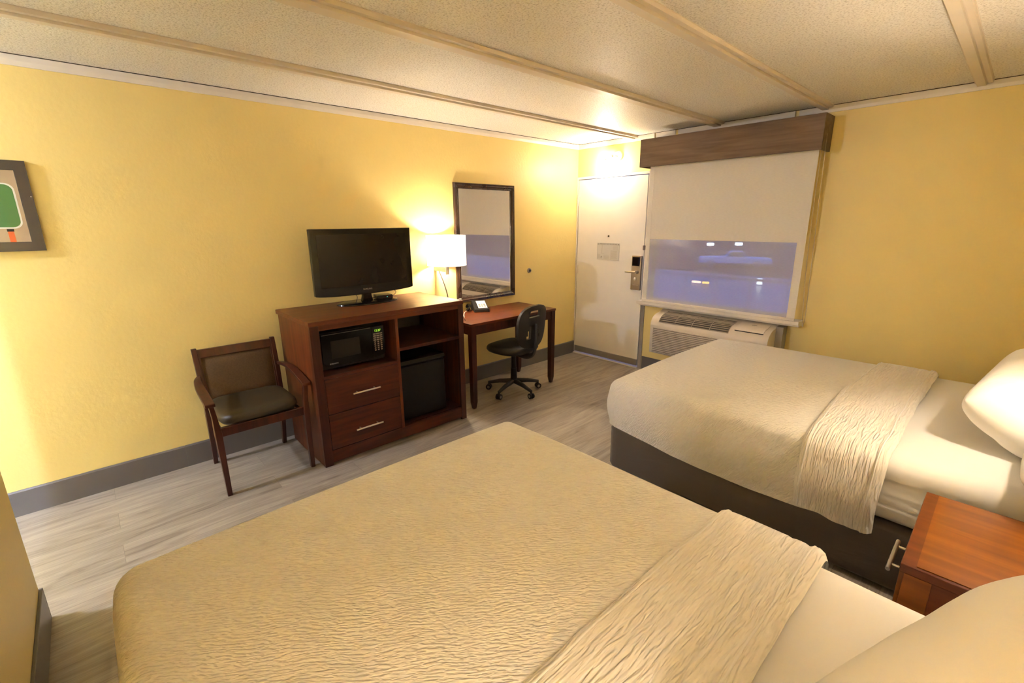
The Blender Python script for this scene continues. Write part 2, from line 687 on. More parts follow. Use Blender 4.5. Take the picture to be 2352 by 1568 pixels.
# far wall with door and window openings (door x .015-.913 z<2.03 ; window x .993-2.335 z .79-1.412)
WX0, WX1, WZ0, WZ1 = 0.972, 2.345, 0.790, 1.425
DX0, DX1, DZ = 0.012, 0.925, 2.045
bm = bm_new()
add_box(bm, 0, DX0, 0, 0.14, 0, ZC)
add_box(bm, DX0, DX1, 0, 0.14, DZ, ZC)
add_box(bm, DX1, WX0, 0, 0.14, 0, ZC)
add_box(bm, WX0, WX1, 0, 0.14, 0, WZ0)
add_box(bm, WX0, WX1, 0, 0.14, WZ1, ZC)
add_box(bm, WX1, W, 0, 0.14, 0, ZC)
struct('wall_back', bm, WALL, 'yellow wall with the entry door and the window')
bm = bm_new()
add_box(bm, W, W + 0.12, YB - 0.1, 0.14, 0, ZC)
struct('wall_right', bm, WALL, 'yellow wall at the heads of the beds')
bm = bm_new()
add_box(bm, 1.104, W, YN - 0.10, YN, 0, ZC)
struct('wall_partition', bm, WALL, 'yellow partition wall end at the lower left')
bm = bm_new()
add_box(bm, -0.12, W + 0.12, YB - 0.12, YB, 0, ZC)
struct('wall_vanity', bm, plain('vanity_wall', (0.78, 0.74, 0.64), 0.5), 'pale wall at the far end of the vanity area')

# baseboards
bm = bm_new()
add_prism(bm, [(0, 0), (0.012, 0), (0.012, 0.142), (0.007, 0.15), (0, 0.15)], 'y', YB, -4.04)
add_prism(bm, [(0, 0), (0.012, 0), (0.012, 0.142), (0.007, 0.15), (0, 0.15)], 'y', -4.038, 0)
add_box(bm, 0, 0.009, -4.06, -4.02, 0.002, 0.148)
struct('baseboard_left', bm, BASEB, 'grey vinyl baseboard along the long yellow wall')
bm = bm_new()
add_box(bm, 0.97, W, -0.012, 0, 0, 0.15, 0.003)
struct('baseboard_back', bm, BASEB, 'grey baseboard under the window wall')
bm = bm_new()
add_box(bm, 1.104, W, YN, YN + 0.012, 0, 0.15, 0.003)
add_box(bm, 1.092, 1.104, YN - 0.10, YN + 0.012, 0, 0.15, 0.003)
struct('baseboard_partition', bm, BASEB, 'grey baseboard at the partition wall end')
# crown trims
bm = bm_new()
add_prism(bm, [(0, ZC - 0.052), (0.010, ZC - 0.052), (0.016, ZC - 0.03), (0.016, ZC - 0.003), (0, ZC - 0.003)], 'y', YB, 0)
struct('trim_1', bm, TRIM, 'cream ceiling trim along the long yellow wall')
bm = bm_new()
for a, b_ in ((0.0, 0.955), (0.97, 1.17), (1.20, 2.18), (2.21, W)):
    add_prism(bm, [(0, ZC - 0.050), (-0.012, ZC - 0.050), (-0.016, ZC - 0.03), (-0.016, ZC - 0.004), (0, ZC - 0.004)], 'x', a, b_)
struct('trim_2', bm, TRIM, 'cream ceiling trim above the door and the window')
bm = bm_new()
GAPM = plain('gap_shadow_line', (0.05, 0.035, 0.02), 0.9)
add_box(bm, 0.016, 0.019, YN, 0, ZC - 0.004, ZC)
add_box(bm, 0.0, W, -0.019, -0.016, ZC - 0.004, ZC)
struct('trim_7', bm, GAPM, 'dark open joint between ceiling and cream trim')
# ceiling battens: flat board with a lower strip each side
k = 3
for xr, wd in ((0.765, 0.085), (1.63, 0.105), (2.437, 0.085), (3.275, 0.085)):
    bm = bm_new()
    xl = xr - wd
    add_prism(bm, [(xl, ZC), (xl, ZC - 0.010), (xl + 0.012, ZC - 0.014), (xl + 0.014, ZC - 0.030), (xr - 0.030, ZC - 0.030),
                   (xr - 0.029, ZC - 0.015), (xr - 0.026, ZC - 0.012), (xr - 0.024, ZC - 0.019), (xr - 0.002, ZC - 0.018), (xr, ZC)], 'y', YN, -0.017)
    add_box(bm, xr, xr + 0.0025, YN, -0.02, ZC - 0.002, ZC)
    o = struct('trim_%d' % k, bm, BEAM, 'beige batten running along the popcorn ceiling, number %s from the long wall' % ['one', 'two', 'three', 'four'][k - 3])
    k += 1

# ------------------------------------------------------------------ entry door
d = tag(bpy.data.objects.new('door_1', None), 'white entry door with fire notice and card lock', kind='structure')
COL.objects.link(d)
d.location = (0, 0, 0)
bm = bm_new()
add_box(bm, 0.024, 0.911, -0.006, 0.036, 0.024, 2.030, 0.002)
obj('door_leaf', bm, DOORW, d)
bm = bm_new()
add_box(bm, 0.001, 0.018, -0.008, 0.10, 0.0, 2.062)
add_box(bm, 0.018, 0.962, -0.008, 0.10, 2.038, 2.062)
add_box(bm, 0.921, 0.962, -0.008, 0.10, 0.72, 2.038)
add_box(bm, 0.018, 0.024, 0.03, 0.06, 0, 2.038)
obj('door_frame', bm, TRIM, d)
bm = bm_new()
add_box(bm, 0.921, 0.962, -0.008, 0.10, 0.0, 0.72)
obj('lower_jamb', bm, GREYP, d)
bm = bm_new()
add_box(bm, 0.026, 0.909, -0.016, -0.0055, 0.028, 0.098, 0.002)
sw = obj('door_sweep', bm, plain('sweep_metal', (0.36, 0.34, 0.31), 0.4, metal=0.6), d)
bm = bm_new()
add_box(bm, 0.012, 0.925, -0.03, 0.13, 0.0, 0.012, 0.003)
obj('threshold', bm, TRIM, d)
for hz in (1.80, 1.03, 0.27):
    bm = bm_new()
    add_cyl(bm, (0.019, -0.012, hz - 0.05), (0.019, -0.012, hz + 0.05), 0.007, seg=12)
    add_cyl(bm, (0.019, -0.012, hz - 0.056), (0.019, -0.012, hz + 0.056), 0.004, seg=8)
    add_box(bm, 0.022, 0.045, -0.010, -0.006, hz - 0.05, hz + 0.05)
    obj('hinge', bm, TRIM, d, smooth='auto')
bm = bm_new()
add_cyl(bm, (0.462, -0.003, 1.42), (0.462, -0.010, 1.42), 0.011, seg=16)
ph = obj('peephole', bm, BRONZE, d)
bm = bm_new()
add_cyl(bm, (0.462, -0.010, 1.42), (0.462, -0.0108, 1.42), 0.007, seg=16)
obj('lens', bm, BLACKG, ph)
# card lock
bm = bm_new()
add_box(bm, 0.787, 0.903, -0.030, -0.006, 0.865, 1.225, 0.005)
lk = obj('card_lock', bm, BRONZE, d, bevel=0)
bm = bm_new()
add_box(bm, 0.803, 0.885, -0.048, -0.030, 1.120, 1.215, 0.006)
obj('card_reader', bm, BLACKG, lk)
bm = bm_new()
add_cyl(bm, (0.862, -0.03, 1.057), (0.862, -0.065, 1.057), 0.018, seg=20)
add_tube(bm, [(0.862, -0.065, 1.057), (0.80, -0.068, 1.057), (0.735, -0.062, 1.055)], [0.011, 0.0105, 0.009], 12)
obj('lever_handle', bm, CHROME, lk, smooth='auto')
bm = bm_new()
add_cyl(bm, (0.845, -0.03, 0.985), (0.845, -0.040, 0.985), 0.017, seg=20)
add_box(bm, 0.841, 0.849, -0.055, -0.040, 0.968, 1.002, 0.002)
obj('thumb_turn', bm, CHROME, lk, smooth='auto')
box('faceplate_groove', (0.815, 0.880, -0.0315, -0.030, 0.915, 0.922), CHROME, lk)
bm = bm_new()
add_box(bm, 0.905, 0.932, -0.024, -0.006, 1.287, 1.334, 0.002)
add_cyl(bm, (0.918, -0.027, 1.287), (0.918, -0.027, 1.334), 0.005, seg=10)
obj('swing_latch', bm, plain('old_steel', (0.3, 0.25, 0.22), 0.4, metal=0.8), d)
# notice on the door
nz = tag(box('door_notice', (0.312, 0.612, -0.0076, -0.0062, 1.160, 1.345), PAPER), 'framed evacuation notice taped on the white entry door', 'notice')
text('heading', 'EMERGENCY EXIT PROCEDURES', 0.0165, INK, nz, (0.462, -0.0082, 1.333), (R(90), 0, 0))
for cx_ in (0.325, 0.599):
    bm = bm_new()
    add_prism(bm, [(cx_ - 0.008, 1.327), (cx_ + 0.008, 1.327), (cx_, 1.341)], 'y', -0.0082, -0.0076)
    obj('warning_triangle', bm, INK, nz)
bm = bm_new()
def nl(x0, x1, z, h=0.0022):
    add_box(bm, x0, x1, -0.0081, -0.0076, z, z + h)
for i in range(5):
    nl(0.525, 0.590, 1.312 - i * 0.009)
for i in range(14):
    nl(0.497, 0.585 - (i % 3) * 0.006, 1.262 - i * 0.0066)
for i in range(7):
    nl(0.320, 0.36 - (i % 2) * 0.006, 1.216 - i * 0.007)
for i in range(5):
    nl(0.405, 0.48, 1.205 - i * 0.008)
add_box(bm, 0.378, 0.382, -0.0081, -0.0076, 1.228, 1.322)
add_box(bm, 0.382, 0.408, -0.0081, -0.0076, 1.226, 1.229)
for a, b_, c_, e_ in ((0.316, 0.608, 1.163, 1.1645), (0.6065, 0.608, 1.163, 1.325), (0.316, 0.608, 1.3235, 1.325), (0.316, 0.3175, 1.163, 1.325)):
    add_box(bm, a, b_, -0.0081, -0.0076, c_, e_)
obj('printed_lines', bm, INKL, nz)
bm = bm_new()
add_box(bm, 0.366, 0.384, -0.0082, -0.0076, 1.196, 1.199)
add_box(bm, 0.366, 0.369, -0.0082, -0.0076, 1.175, 1.199)
add_box(bm, 0.381, 0.384, -0.0082, -0.0076, 1.175, 1.199)
obj('floor_plan_mark', bm, INK, nz)

# ------------------------------------------------------------------ window
wi = tag(bpy.data.objects.new('window_1', None), 'window behind the roller shade looking out at dusk', kind='structure')
COL.objects.link(wi)
bm = bm_new()
t_ = 0.012
add_box(bm, WX0, WX1, 0.0, 0.04, WZ0, WZ0 + t_)
add_box(bm, WX0, WX1, 0.0, 0.04, WZ1 - t_, WZ1)
add_box(bm, WX0, WX0 + t_, 0.0, 0.04, WZ0 + t_, WZ1 - t_)
add_box(bm, WX1 - t_, WX1, 0.0, 0.04, WZ0 + t_, WZ1 - t_)
obj('window_frame', bm, TRIM, wi)
box('pane', (WX0 + t_, WX1 - t_, 0.018, 0.022, WZ0 + t_, WZ1 - t_), mat_glass('window_glass'), wi)
bm = bm_new()
add_box(bm, 0.935, 2.375, -0.012, 0, 0.775, WZ0)
add_box(bm, 0.964, WX0, -0.012, 0, WZ0, 2.30)
add_box(bm, WX1, 2.375, -0.012, 0, WZ0, 2.30)
add_box(bm, WX0, WX1, -0.012, 0, WZ1, 2.30)
obj('window_casing', bm, TRIM, wi)
bm = bm_new()
add_box(bm, 0.932, 2.452, -0.125, 0, 0.742, 0.774, 0.004)
add_box(bm, 0.940, 2.445, -0.085, 0, 0.722, 0.742, 0.003)
obj('window_sill', bm, TRIM, wi)

# ------------------------------------------------------------------ valance box
v = thing('window_valance', 'taupe wood grain box valance over the window shade', 'valance', (1.69, 0, 2.079))
vx0, vx1 = -0.757, 0.762
box('front_board', (vx0, vx1, -0.215, -0.197, 0, 0.248), VALW, v, bev=0.0015)
box('side_board', (vx1 - 0.016, vx1, -0.197, -0.001, 0, 0.248), VALW, v)
box('side_board', (vx0, vx0 + 0.016, -0.197, -0.001, 0, 0.248), VALW, v)
box('top_board', (vx0 + 0.016, vx1 - 0.016, -0.197, -0.022, 0.225, 0.240), VALW, v)

# ------------------------------------------------------------------ roller shade
s = thing('roller_shade', 'beige roller shade pulled down over the window, sheer in its lower half', 'window shade', (1.71, -0.13, 0.776))
sx0, sx1 = -0.705, 0.708
SPLIT = 1.405 - 0.776
bm = bm_new()
add_box(bm, sx0, sx1, -0.0012, 0, SPLIT, 1.40)
obj('opaque_cloth', bm, OPAQ, s)
bm = bm_new()
vs = [bm.verts.new(p) for p in ((sx0, -0.0006, 0.022), (sx1, -0.0006, 0.022), (sx1, -0.0006, SPLIT), (sx0, -0.0006, SPLIT))]
bm.faces.new(vs)
so = obj('sheer_cloth', bm, SHEER, s)
bm = bm_new()
for dy in (-0.0022, 0.001):
    pass
bm.free()
bm = bm_new()
add_box(bm, sx0 - 0.002, sx1 + 0.002, -0.009, 0.006, 0.0, 0.024, 0.004)
obj('hem_bar', bm, TRIM, s)
bm = bm_new()
add_cyl(bm, (sx0, 0.0, 1.43), (sx1 + 0.02, 0.0, 1.43), 0.028, seg=24)
obj('roller_tube', bm, WHITEP, s, smooth='auto')
# edge bands of doubled cloth
box('side_band', (sx0, sx0 + 0.045, -0.0022, 0.0004, 0.02, 1.40), OPAQ, s)
box('side_band', (sx1 - 0.060, sx1, -0.0022, 0.0004, 0.02, 1.40), OPAQ, s)
# bead chain
bm = bm_new()
add_tube(bm, bez([(0.722, -0.004, 1.42), (0.726, -0.008, 0.9), (0.745, -0.01, 0.35), (0.768, -0.01, 0.05), (0.776, -0.01, -0.01), (0.784, -0.008, 0.06),
                  (0.772, -0.004, 0.45), (0.755, 0.0, 0.95), (0.742, 0.0, 1.42)], 8), 0.0022, 6)
for q in range(1):
    add_cyl(bm, (0.776, -0.01, -0.03), (0.776, -0.01, 0.0), 0.006, seg=10)
obj('bead_chain', bm, plain('chain_brown', (0.45, 0.38, 0.28), 0.4), s, smooth='auto')

# ------------------------------------------------------------------ wall air conditioner
ac = thing('air_conditioner', 'cream through wall air conditioner below the window', 'air conditioner', (1.20, 0, 0.295))
L = 1.085
prof = [(-0.001, 0), (-0.255, 0), (-0.262, 0.008), (-0.268, 0.285)]
for i in range(9):
    a = i / 8 * PI / 2
    prof.append((-0.268 + 0.135 * (1 - math.cos(a)), 0.285 + 0.105 * math.sin(a)))
prof += [(-0.04, 0.418), (-0.001, 0.418)]
bm = bm_new()
add_prism(bm, prof, 'x', 0, L)
obj('housing', bm, ACW, ac, smooth='auto')
bm = bm_new()
for i in range(15):
    z = 0.012 + i * 0.0172
    add_hull(bm, [(0.03, -0.266, z), (L - 0.03, -0.266, z), (L - 0.03, -0.262, z), (0.03, -0.262, z)],
             [(0.03, -0.276, z + 0.011), (L - 0.03, -0.276, z + 0.011), (L - 0.03, -0.262, z + 0.013), (0.03, -0.262, z + 0.013)])
obj('intake_louvers', bm, ACW, ac)
bm = bm_new()
add_box(bm, 0.032, L - 0.032, -0.2675, -0.262, 0.01, 0.275)
obj('intake_recess', bm, ACD, ac)
# top outlet grille: slats following the curve
def acp(t, off=0.0):
    """point on the curved top, t 0..1 from the front lip to the flat top"""
    if t < 0.75:
        a = (0.22 + t / 0.75 * 0.78) * PI / 2
        y = -0.268 + 0.135 * (1 - math.cos(a))
        z = 0.285 + 0.105 * math.sin(a)
        n_ = Vector((0, -math.cos(a) * 0.105, math.sin(a) * 0.135)).normalized()
    else:
        u_ = (t - 0.75) / 0.25
        y = -0.133 + u_ * 0.045
        z = 0.390 + u_ * 0.013
        n_ = Vector((0, -0.28, 0.96))
    return Vector((0, y, z)) + n_ * off
gx0, gx1 = 0.085, 0.755
bm = bm_new()
NP = 14
for i in range(NP):
    a, b_ = acp(i / NP, 0.001), acp((i + 1) / NP, 0.001)
    vs = [bm.verts.new(p) for p in ((gx0, a.y, a.z), (gx1, a.y, a.z), (gx1, b_.y, b_.z), (gx0, b_.y, b_.z))]
    bm.faces.new(vs)
obj('outlet_recess', bm, plain('ac_dark', (0.045, 0.035, 0.028), 0.6), ac)
bm = bm_new()
for i in range(9):
    a = acp(0.02 + i / 9 * 0.96, 0.004)
    add_cyl(bm, (gx0, a.y, a.z), (gx1, a.y, a.z), 0.0042, seg=6)
for q in range(5):
    X = gx0 + (gx1 - gx0) * q / 4
    add_tube(bm, [(X, acp(t / 6, 0.003).y, acp(t / 6, 0.003).z) for t in range(7)], 0.003, 6)
obj('outlet_grille', bm, plain('ac_slat', (0.34, 0.28, 0.22), 0.45), ac)
bm = bm_new()
A = [acp(0.25 + 0.75 * i / 6, 0.006) for i in range(7)]
for i in range(6):
    a, b_ = A[i], A[i + 1]
    add_hull(bm, [(0.80, a.y, a.z - 0.006), (1.035, a.y, a.z - 0.006), (1.035, b_.y, b_.z - 0.006), (0.80, b_.y, b_.z - 0.006)],
             [(0.80, a.y, a.z), (1.035, a.y, a.z), (1.035, b_.y, b_.z), (0.80, b_.y, b_.z)])
lid = obj('control_lid', bm, plain('ac_lid', (0.70, 0.62, 0.53), 0.35), ac)
bm = bm_new()
a = acp(0.235, 0.001)
add_box(bm, 0.80, 1.035, a.y - 0.004, a.y + 0.006, a.z - 0.004, a.z + 0.003)
obj('lid_gap', bm, BLACK, ac)
bm = bm_new()
a = acp(0.8, 0.0075)
add_box(bm, 0.90, 0.94, a.y - 0.003, a.y + 0.003, a.z - 0.002, a.z + 0.0008)
obj('nameplate', bm, ACD, lid)
bm = bm_new()
add_box(bm, L, L + 0.055, -0.10, -0.001, 0.0, 0.41)
obj('wall_sleeve', bm, GREYP, ac)

# ------------------------------------------------------------------ wall light over the door
f = thing('door_light', 'small white wall light glowing above the entry door', 'light fixture', (0.50, 0, 2.235))
bm = bm_new()
add_cyl(bm, (0.035, 0, 0), (0.035, -0.018, 0), 0.055, 0.050, seg=28)
obj('canopy', bm, WHITEP, f, smooth='auto')
bm = bm_new()
add_tube(bm, bez([(0.035, -0.015, 0.0), (0.025, -0.055, 0.004), (-0.01, -0.075, 0.0)], 6), 0.011, 10)
add_cyl(bm, (0.008, -0.07, -0.004), (-0.075, -0.095, -0.012), 0.021, 0.022, seg=20)
obj('socket', bm, WHITEP, f, smooth='auto')
bm = bm_new()
add_sphere(bm, (-0.045, -0.125, -0.075), 0.030, 16, (1, 1, 1.15))
obj('bulb', bm, BULBD, f, smooth=True)
bm = bm_new()
add_cyl(bm, (-0.045, -0.095, -0.018), (-0.045, -0.12, -0.048), 0.016, seg=16)
obj('bulb_neck', bm, WHITEP, f, smooth='auto')

# ------------------------------------------------------------------ framed mirror
mi = thing('wall_mirror', 'tall rectangular wall mirror in a dark espresso frame above the desk', 'mirror', (0, -1.388, 0.833))
MW, MH, FW_ = 0.370, 1.097, 0.052
def frame_part(name, parent, w2, h0, h1, fw_, d0, m, prof):
    """mitred frame on a wall x=0 plane: prof = [(inset, depth)...]"""
    bm = bm_new()
    loops = []
    for ins, dep in prof:
        loops.append([bm.verts.new((dep, sy * (w2 - ins), z)) for sy, z in ((-1, h0 + ins), (1, h0 + ins), (1, h1 - ins), (-1, h1 - ins))])
    for i in range(len(loops) - 1):
        for q in range(4):
            j = (q + 1) % 4
            bm.faces.new((loops[i][q], loops[i][j], loops[i + 1][j], loops[i + 1][q]))
    return obj(name, bm, m, parent)
frame_part('mirror_frame', mi, MW, 0, MH, FW_, 0, FRAMEB, [(0, 0.001), (0, 0.022), (0.006, 0.030), (0.016, 0.028), (0.024, 0.032), (0.038, 0.022), (0.044, 0.024), (0.050, 0.020), (0.052, 0.012), (0.052, 0.001), (0, 0.001)])
box('mirror_glass', (0.006, 0.013, -MW + 0.05, MW - 0.05, 0.05, MH - 0.05), MIRROR, mi)

# ------------------------------------------------------------------ round wall bumper beside the mirror
kb = thing('wall_bumper', 'small round metal door bumper on the yellow wall beside the mirror', 'door stop', (0, -0.786, 1.07))
bm = bm_new()
add_cyl(bm, (0.0, 0, 0), (0.012, 0, 0), 0.028, 0.024, seg=28)
obj('ring', bm, BRONZE, kb, smooth='auto')
bm = bm_new()
add_cyl(bm, (0.012, 0, 0), (0.022, 0, 0), 0.014, 0.011, seg=20)
obj('rubber_tip', bm, BLACK, kb, smooth='auto')


# ------------------------------------------------------------------ wall lamps (drum shade on an arm)
def make_lamp(label, loc, rz, bulbmat, arc=True, group='drum lamps on the walls'):
    t = thing('wall_lamp', label, 'lamp', loc, rz, group)
    bm = bm_new()
    add_box(bm, 0.0, 0.018, -0.05, 0.05, 0.10, 0.24, 0.004)
    obj('backplate', bm, CHROME, t)
    bm = bm_new()
    add_box(bm, 0.010, 0.185, -0.014, 0.014, -0.025, 0.015, 0.002)
    obj('arm', bm, GUN, t)
    bm = bm_new()
    add_cyl(bm, (0.19, 0, -0.045), (0.19, 0, 0.09), 0.015, seg=18)
    obj('socket', bm, CHROME, t, smooth='auto')
    bm = bm_new()
    RS, Z0, Z1 = 0.168, 0.035, 0.288
    n_ = 64
    ra = [bm.verts.new((0.19 + RS * math.cos(2 * PI * i / n_), RS * math.sin(2 * PI * i / n_), Z0)) for i in range(n_)]
    rb = [bm.verts.new((0.19 + RS * math.cos(2 * PI * i / n_), RS * math.sin(2 * PI * i / n_), Z1)) for i in range(n_)]
    for i in range(n_):
        j = (i + 1) % n_
        bm.faces.new((ra[i], ra[j], rb[j], rb[i]))
    sh = obj('lamp_shade', bm, SHADE, t, smooth=True)
    for z in (Z0, Z1):
        bm = bm_new()
        add_tube(bm, [(0.19 + (RS + 0.0005) * math.cos(2 * PI * i / 48), (RS + 0.0005) * math.sin(2 * PI * i / 48), z) for i in range(49)], 0.0022, 6)
        obj('shade_rim', bm, plain('shade_rim', (0.62, 0.52, 0.42), 0.6), sh)
    bm = bm_new()
    for a in (0, 2 * PI / 3, 4 * PI / 3):
        add_cyl(bm, (0.19, 0, Z1 - 0.03), (0.19 + RS * math.cos(a), RS * math.sin(a), Z1 - 0.012), 0.0016, seg=6)
    add_cyl(bm, (0.19, 0, Z1 - 0.05), (0.19, 0, Z1 - 0.01), 0.004, seg=8)
    obj('shade_spider', bm, CHROME, t)
    bm = bm_new()
    add_sphere(bm, (0.19, 0, 0.165), 0.030, 16, (1, 1, 1.2))
    obj('bulb', bm, bulbmat, t, smooth=True)
    if not arc:
        bm = bm_new()
        add_cyl(bm, (0.19, 0, Z0 + 0.004), (0.19, 0, Z0 + 0.005), RS - 0.002, seg=48)
        bmesh.ops.delete(bm, geom=[f_ for f_ in bm.faces if f_.normal.z < -0.5 or abs(f_.normal.z) < 0.5], context='FACES_ONLY')
        obj('diffuser', bm, SHADE, t)  # unseen disc added to soften the light pool under the bed lamps
    if arc:
        bm = bm_new()
        pts = bez([(0.012, 0, 0.045), (0.07, 0, -0.035), (0.13, 0, -0.125), (0.172, 0, -0.215), (0.192, 0, -0.30), (0.198, 0, -0.385), (0.198, 0, -0.413)], 6)
        rr = [0.004 + 0.0045 * i / (len(pts) - 1) for i in range(len(pts))]
        add_tube(bm, pts, rr, 8, (1.0, 1.0))
        obj('curved_arm', bm, GUN, t, smooth=True)
    return t


make_lamp('glowing white drum lamp with a curved metal arm, between television and mirror', (0, -1.985, 1.185), 0, BULB)
make_lamp('drum lamp on the headboard wall at the window side bed', (W, -2.10, 1.30), PI, BULBB, False)
make_lamp('unseen drum lamp added on the headboard wall to brighten the nearer bed', (W, -4.36, 1.30), PI, BULBN, False)  # out of view, added to brighten the nearer bed

# lights of the vanity area behind the partition
vl = thing('vanity_light', 'glass globe light over the vanity counter behind the partition', 'light fixture', (3.2, YN - 0.10, 2.0))
bm = bm_new()
add_box(bm, -0.10, 0.10, -0.03, 0.0, -0.05, 0.05, 0.004)
obj('backplate', bm, CHROME, vl)
bm = bm_new()
add_tube(bm, [(0, -0.02, 0), (0, -0.12, 0.0)], 0.012, 8)
obj('bracket', bm, CHROME, vl)
bm = bm_new()
add_sphere(bm, (0, -0.175, 0), 0.06, 20)
obj('globe_bulb', bm, BULBV, vl, smooth=True)
hl = thing('ceiling_light', 'round ceiling light in the passage left of the picture', 'light fixture', (0.42, -6.1, ZC))
bm = bm_new()
add_cyl(bm, (0, 0, -0.03), (0, 0, 0), 0.13, seg=32)
obj('canopy', bm, WHITEP, hl, smooth='auto')
bm = bm_new()
add_sphere(bm, (0, 0, -0.06), 0.10, 24, (1, 1, 0.6))
obj('glass_dome', bm, BULBH, hl, smooth=True)

# ------------------------------------------------------------------ media cabinet
c = thing('media_cabinet', 'cherry wood media cabinet with two drawers under the television', 'cabinet', (0.07, -2.7815, 0))
X0, X1 = 0.0, 0.612        # front edge at world x .682
YA, YZ = -0.594, 0.594     # left end (towards camera), right end
CH = 0.992
box('top_panel', (X0 - 0.03, X1, YA, YZ, CH - 0.030, CH), CHERRY, c, bev=0.003)
bm = bm_new()
add_box(bm, X1 - 0.022, X1 - 0.004, YA + 0.02, YZ - 0.02, CH - 0.062, CH - 0.030)
obj('top_rail', bm, CHERRY, c)
for a, b_ in ((YA + 0.006, YA + 0.034), (YZ - 0.034, YZ - 0.006)):
    bm = bm_new()
    add_box(bm, X0, X1 - 0.028, a, b_, 0.0, CH - 0.030)
    obj('side_panel', bm, CHERRYZ, c)
for a, b_ in ((YA + 0.004, YA + 0.060), (YZ - 0.052, YZ - 0.004)):
    bm = bm_new()
    add_box(bm, X1 - 0.028, X1 - 0.002, a, b_, 0.0, CH - 0.030, 0.002)
    obj('front_stile', bm, CHERRYD, c)
DV = 0.006  # divider centre
box('divider', (X0 + 0.02, X1 - 0.006, DV - 0.011, DV + 0.011, 0.10, CH - 0.030), CHERRYZ, c)
box('back_panel', (X0, X0 + 0.008, YA + 0.034, YZ - 0.034, 0.10, CH - 0.030), DARKIN, c)
box('inner_floor', (X0 + 0.008, X1 - 0.03, YA + 0.034, YZ - 0.034, 0.095, 0.112), CHERRYD, c)
box('base_rail', (X1 - 0.030, X1 - 0.006, YA + 0.06, YZ - 0.052, 0.018, 0.104), CHERRYF, c)
box('shelf', (X0 + 0.01, X1 - 0.008, DV + 0.011, YZ - 0.034, 0.690, 0.712), CHERRYF, c)
box('shelf', (X0 + 0.01, X1 - 0.008, YA + 0.034, DV - 0.011, 0.605, 0.625), CHERRYF, c)
DY0, DY1 = YA + 0.062, DV - 0.013
for z0, z1, hz in ((0.362, 0.603, 0.476), (0.110, 0.355, 0.212)):
    dr = box('drawer', (X1 - 0.026, X1 - 0.004, DY0, DY1, z0, z1), CHERRYF, c, bev=0.0025)
    bm = bm_new()
    ym = (DY0 + DY1) / 2 + 0.003
    add_cyl(bm, (X1 + 0.026, ym - 0.098, hz), (X1 + 0.026, ym + 0.098, hz), 0.0058, seg=14)
    for q in (-0.064, 0.064):
        add_cyl(bm, (X1 - 0.005, ym + q, hz), (X1 + 0.026, ym + q, hz), 0.0042, seg=10)
    obj('bar_handle', bm, CHROME, dr, smooth='auto')

# microwave in the left bay
mw = thing('microwave_oven', 'black countertop microwave in the cabinet bay above the drawers', 'microwave', (0.18, -3.054, 0.625))
bm = bm_new()
add_box(bm, 0.0, 0.395, -0.228, 0.222, 0.012, 0.262, 0.004)
obj('case', bm, BLACK, mw)
bm = bm_new()
prof = [(-0.226, 0.258), (0.220, 0.258), (0.222, 0.05), (0.17, 0.038), (0.0, 0.030), (-0.18, 0.036), (-0.228, 0.06)]
add_prism(bm, prof, 'x', 0.395, 0.415)
dr = obj('door', bm, BLACKG, mw, bevel=0.003)
bm = bm_new()
add_box(bm, 0.415, 0.4165, -0.165, 0.035, 0.085, 0.205, 0.0005)
obj('door_window', bm, plain('oven_window', (0.012, 0.009, 0.007), 0.3, spec=0.3), dr)
box('top_highlight_strip', (0.414, 0.4162, -0.222, 0.120, 0.250, 0.2545), plain('edge_grey', (0.16, 0.14, 0.12), 0.3), dr)
text('brand_mark', 'EMERSON', 0.013, CHROME, dr, (0.4165, -0.155, 0.052), (R(90), 0, R(90)))
cp = box('control_panel', (0.4148, 0.4172, 0.125, 0.214, 0.062, 0.250), BLACKG, mw)
text('clock_digits', '12:37', 0.022, GREENL, cp, (0.4176, 0.170, 0.226), (R(90), 0, R(90)), 0.0002)
KEYM = plain('key_print', (0.30, 0.24, 0.19), 0.5)
bm = bm_new()
for r_ in range(9):
    for q in range(3):
        y = 0.136 + q * 0.024
        z = 0.200 - r_ * 0.0145
        if r_ < 4:
            add_box(bm, 0.4172, 0.4178, y, y + 0.020, z, z + 0.0085)
        else:
            add_box(bm, 0.4172, 0.4178, y + 0.004, y + 0.016, z, z + 0.008)
kp = obj('keypad', bm, KEYM, cp)
for yy in (-0.18, 0.17):
    for xx in (0.04, 0.34):
        bm = bm_new()
        add_cyl(bm, (xx, yy, 0), (xx, yy, 0.014), 0.014, seg=12)
        obj('rubber_foot', bm, BLACK, mw)

# mini fridge in the right bay
fr = thing('mini_fridge', 'black compact refrigerator in the cabinet bay beside the drawers', 'refrigerator', (0.12, -2.558, 0.112))
bm = bm_new()
add_box(bm, 0.0, 0.44, -0.205, 0.215, 0.008, 0.475, 0.004)
obj('case', bm, FRIDGE, fr)
bm = bm_new()
add_box(bm, 0.445, 0.495, -0.205, 0.215, 0.004, 0.430, 0.010, 3)
obj('door', bm, FRIDGE, fr, smooth='auto')
bm = bm_new()
add_prism(bm, [(0.445, 0.436), (0.497, 0.436), (0.503, 0.445), (0.497, 0.475), (0.445, 0.478)], 'y', -0.205, 0.215)
obj('handle_rail', bm, BLACKG, fr, bevel=0.003)
for yy in (-0.17, 0.18):
    for xx in (0.05, 0.40):
        bm = bm_new()
        add_cyl(bm, (xx, yy, 0.0), (xx, yy, 0.010), 0.014, seg=12)
        obj('levelling_foot', bm, BLACK, fr)

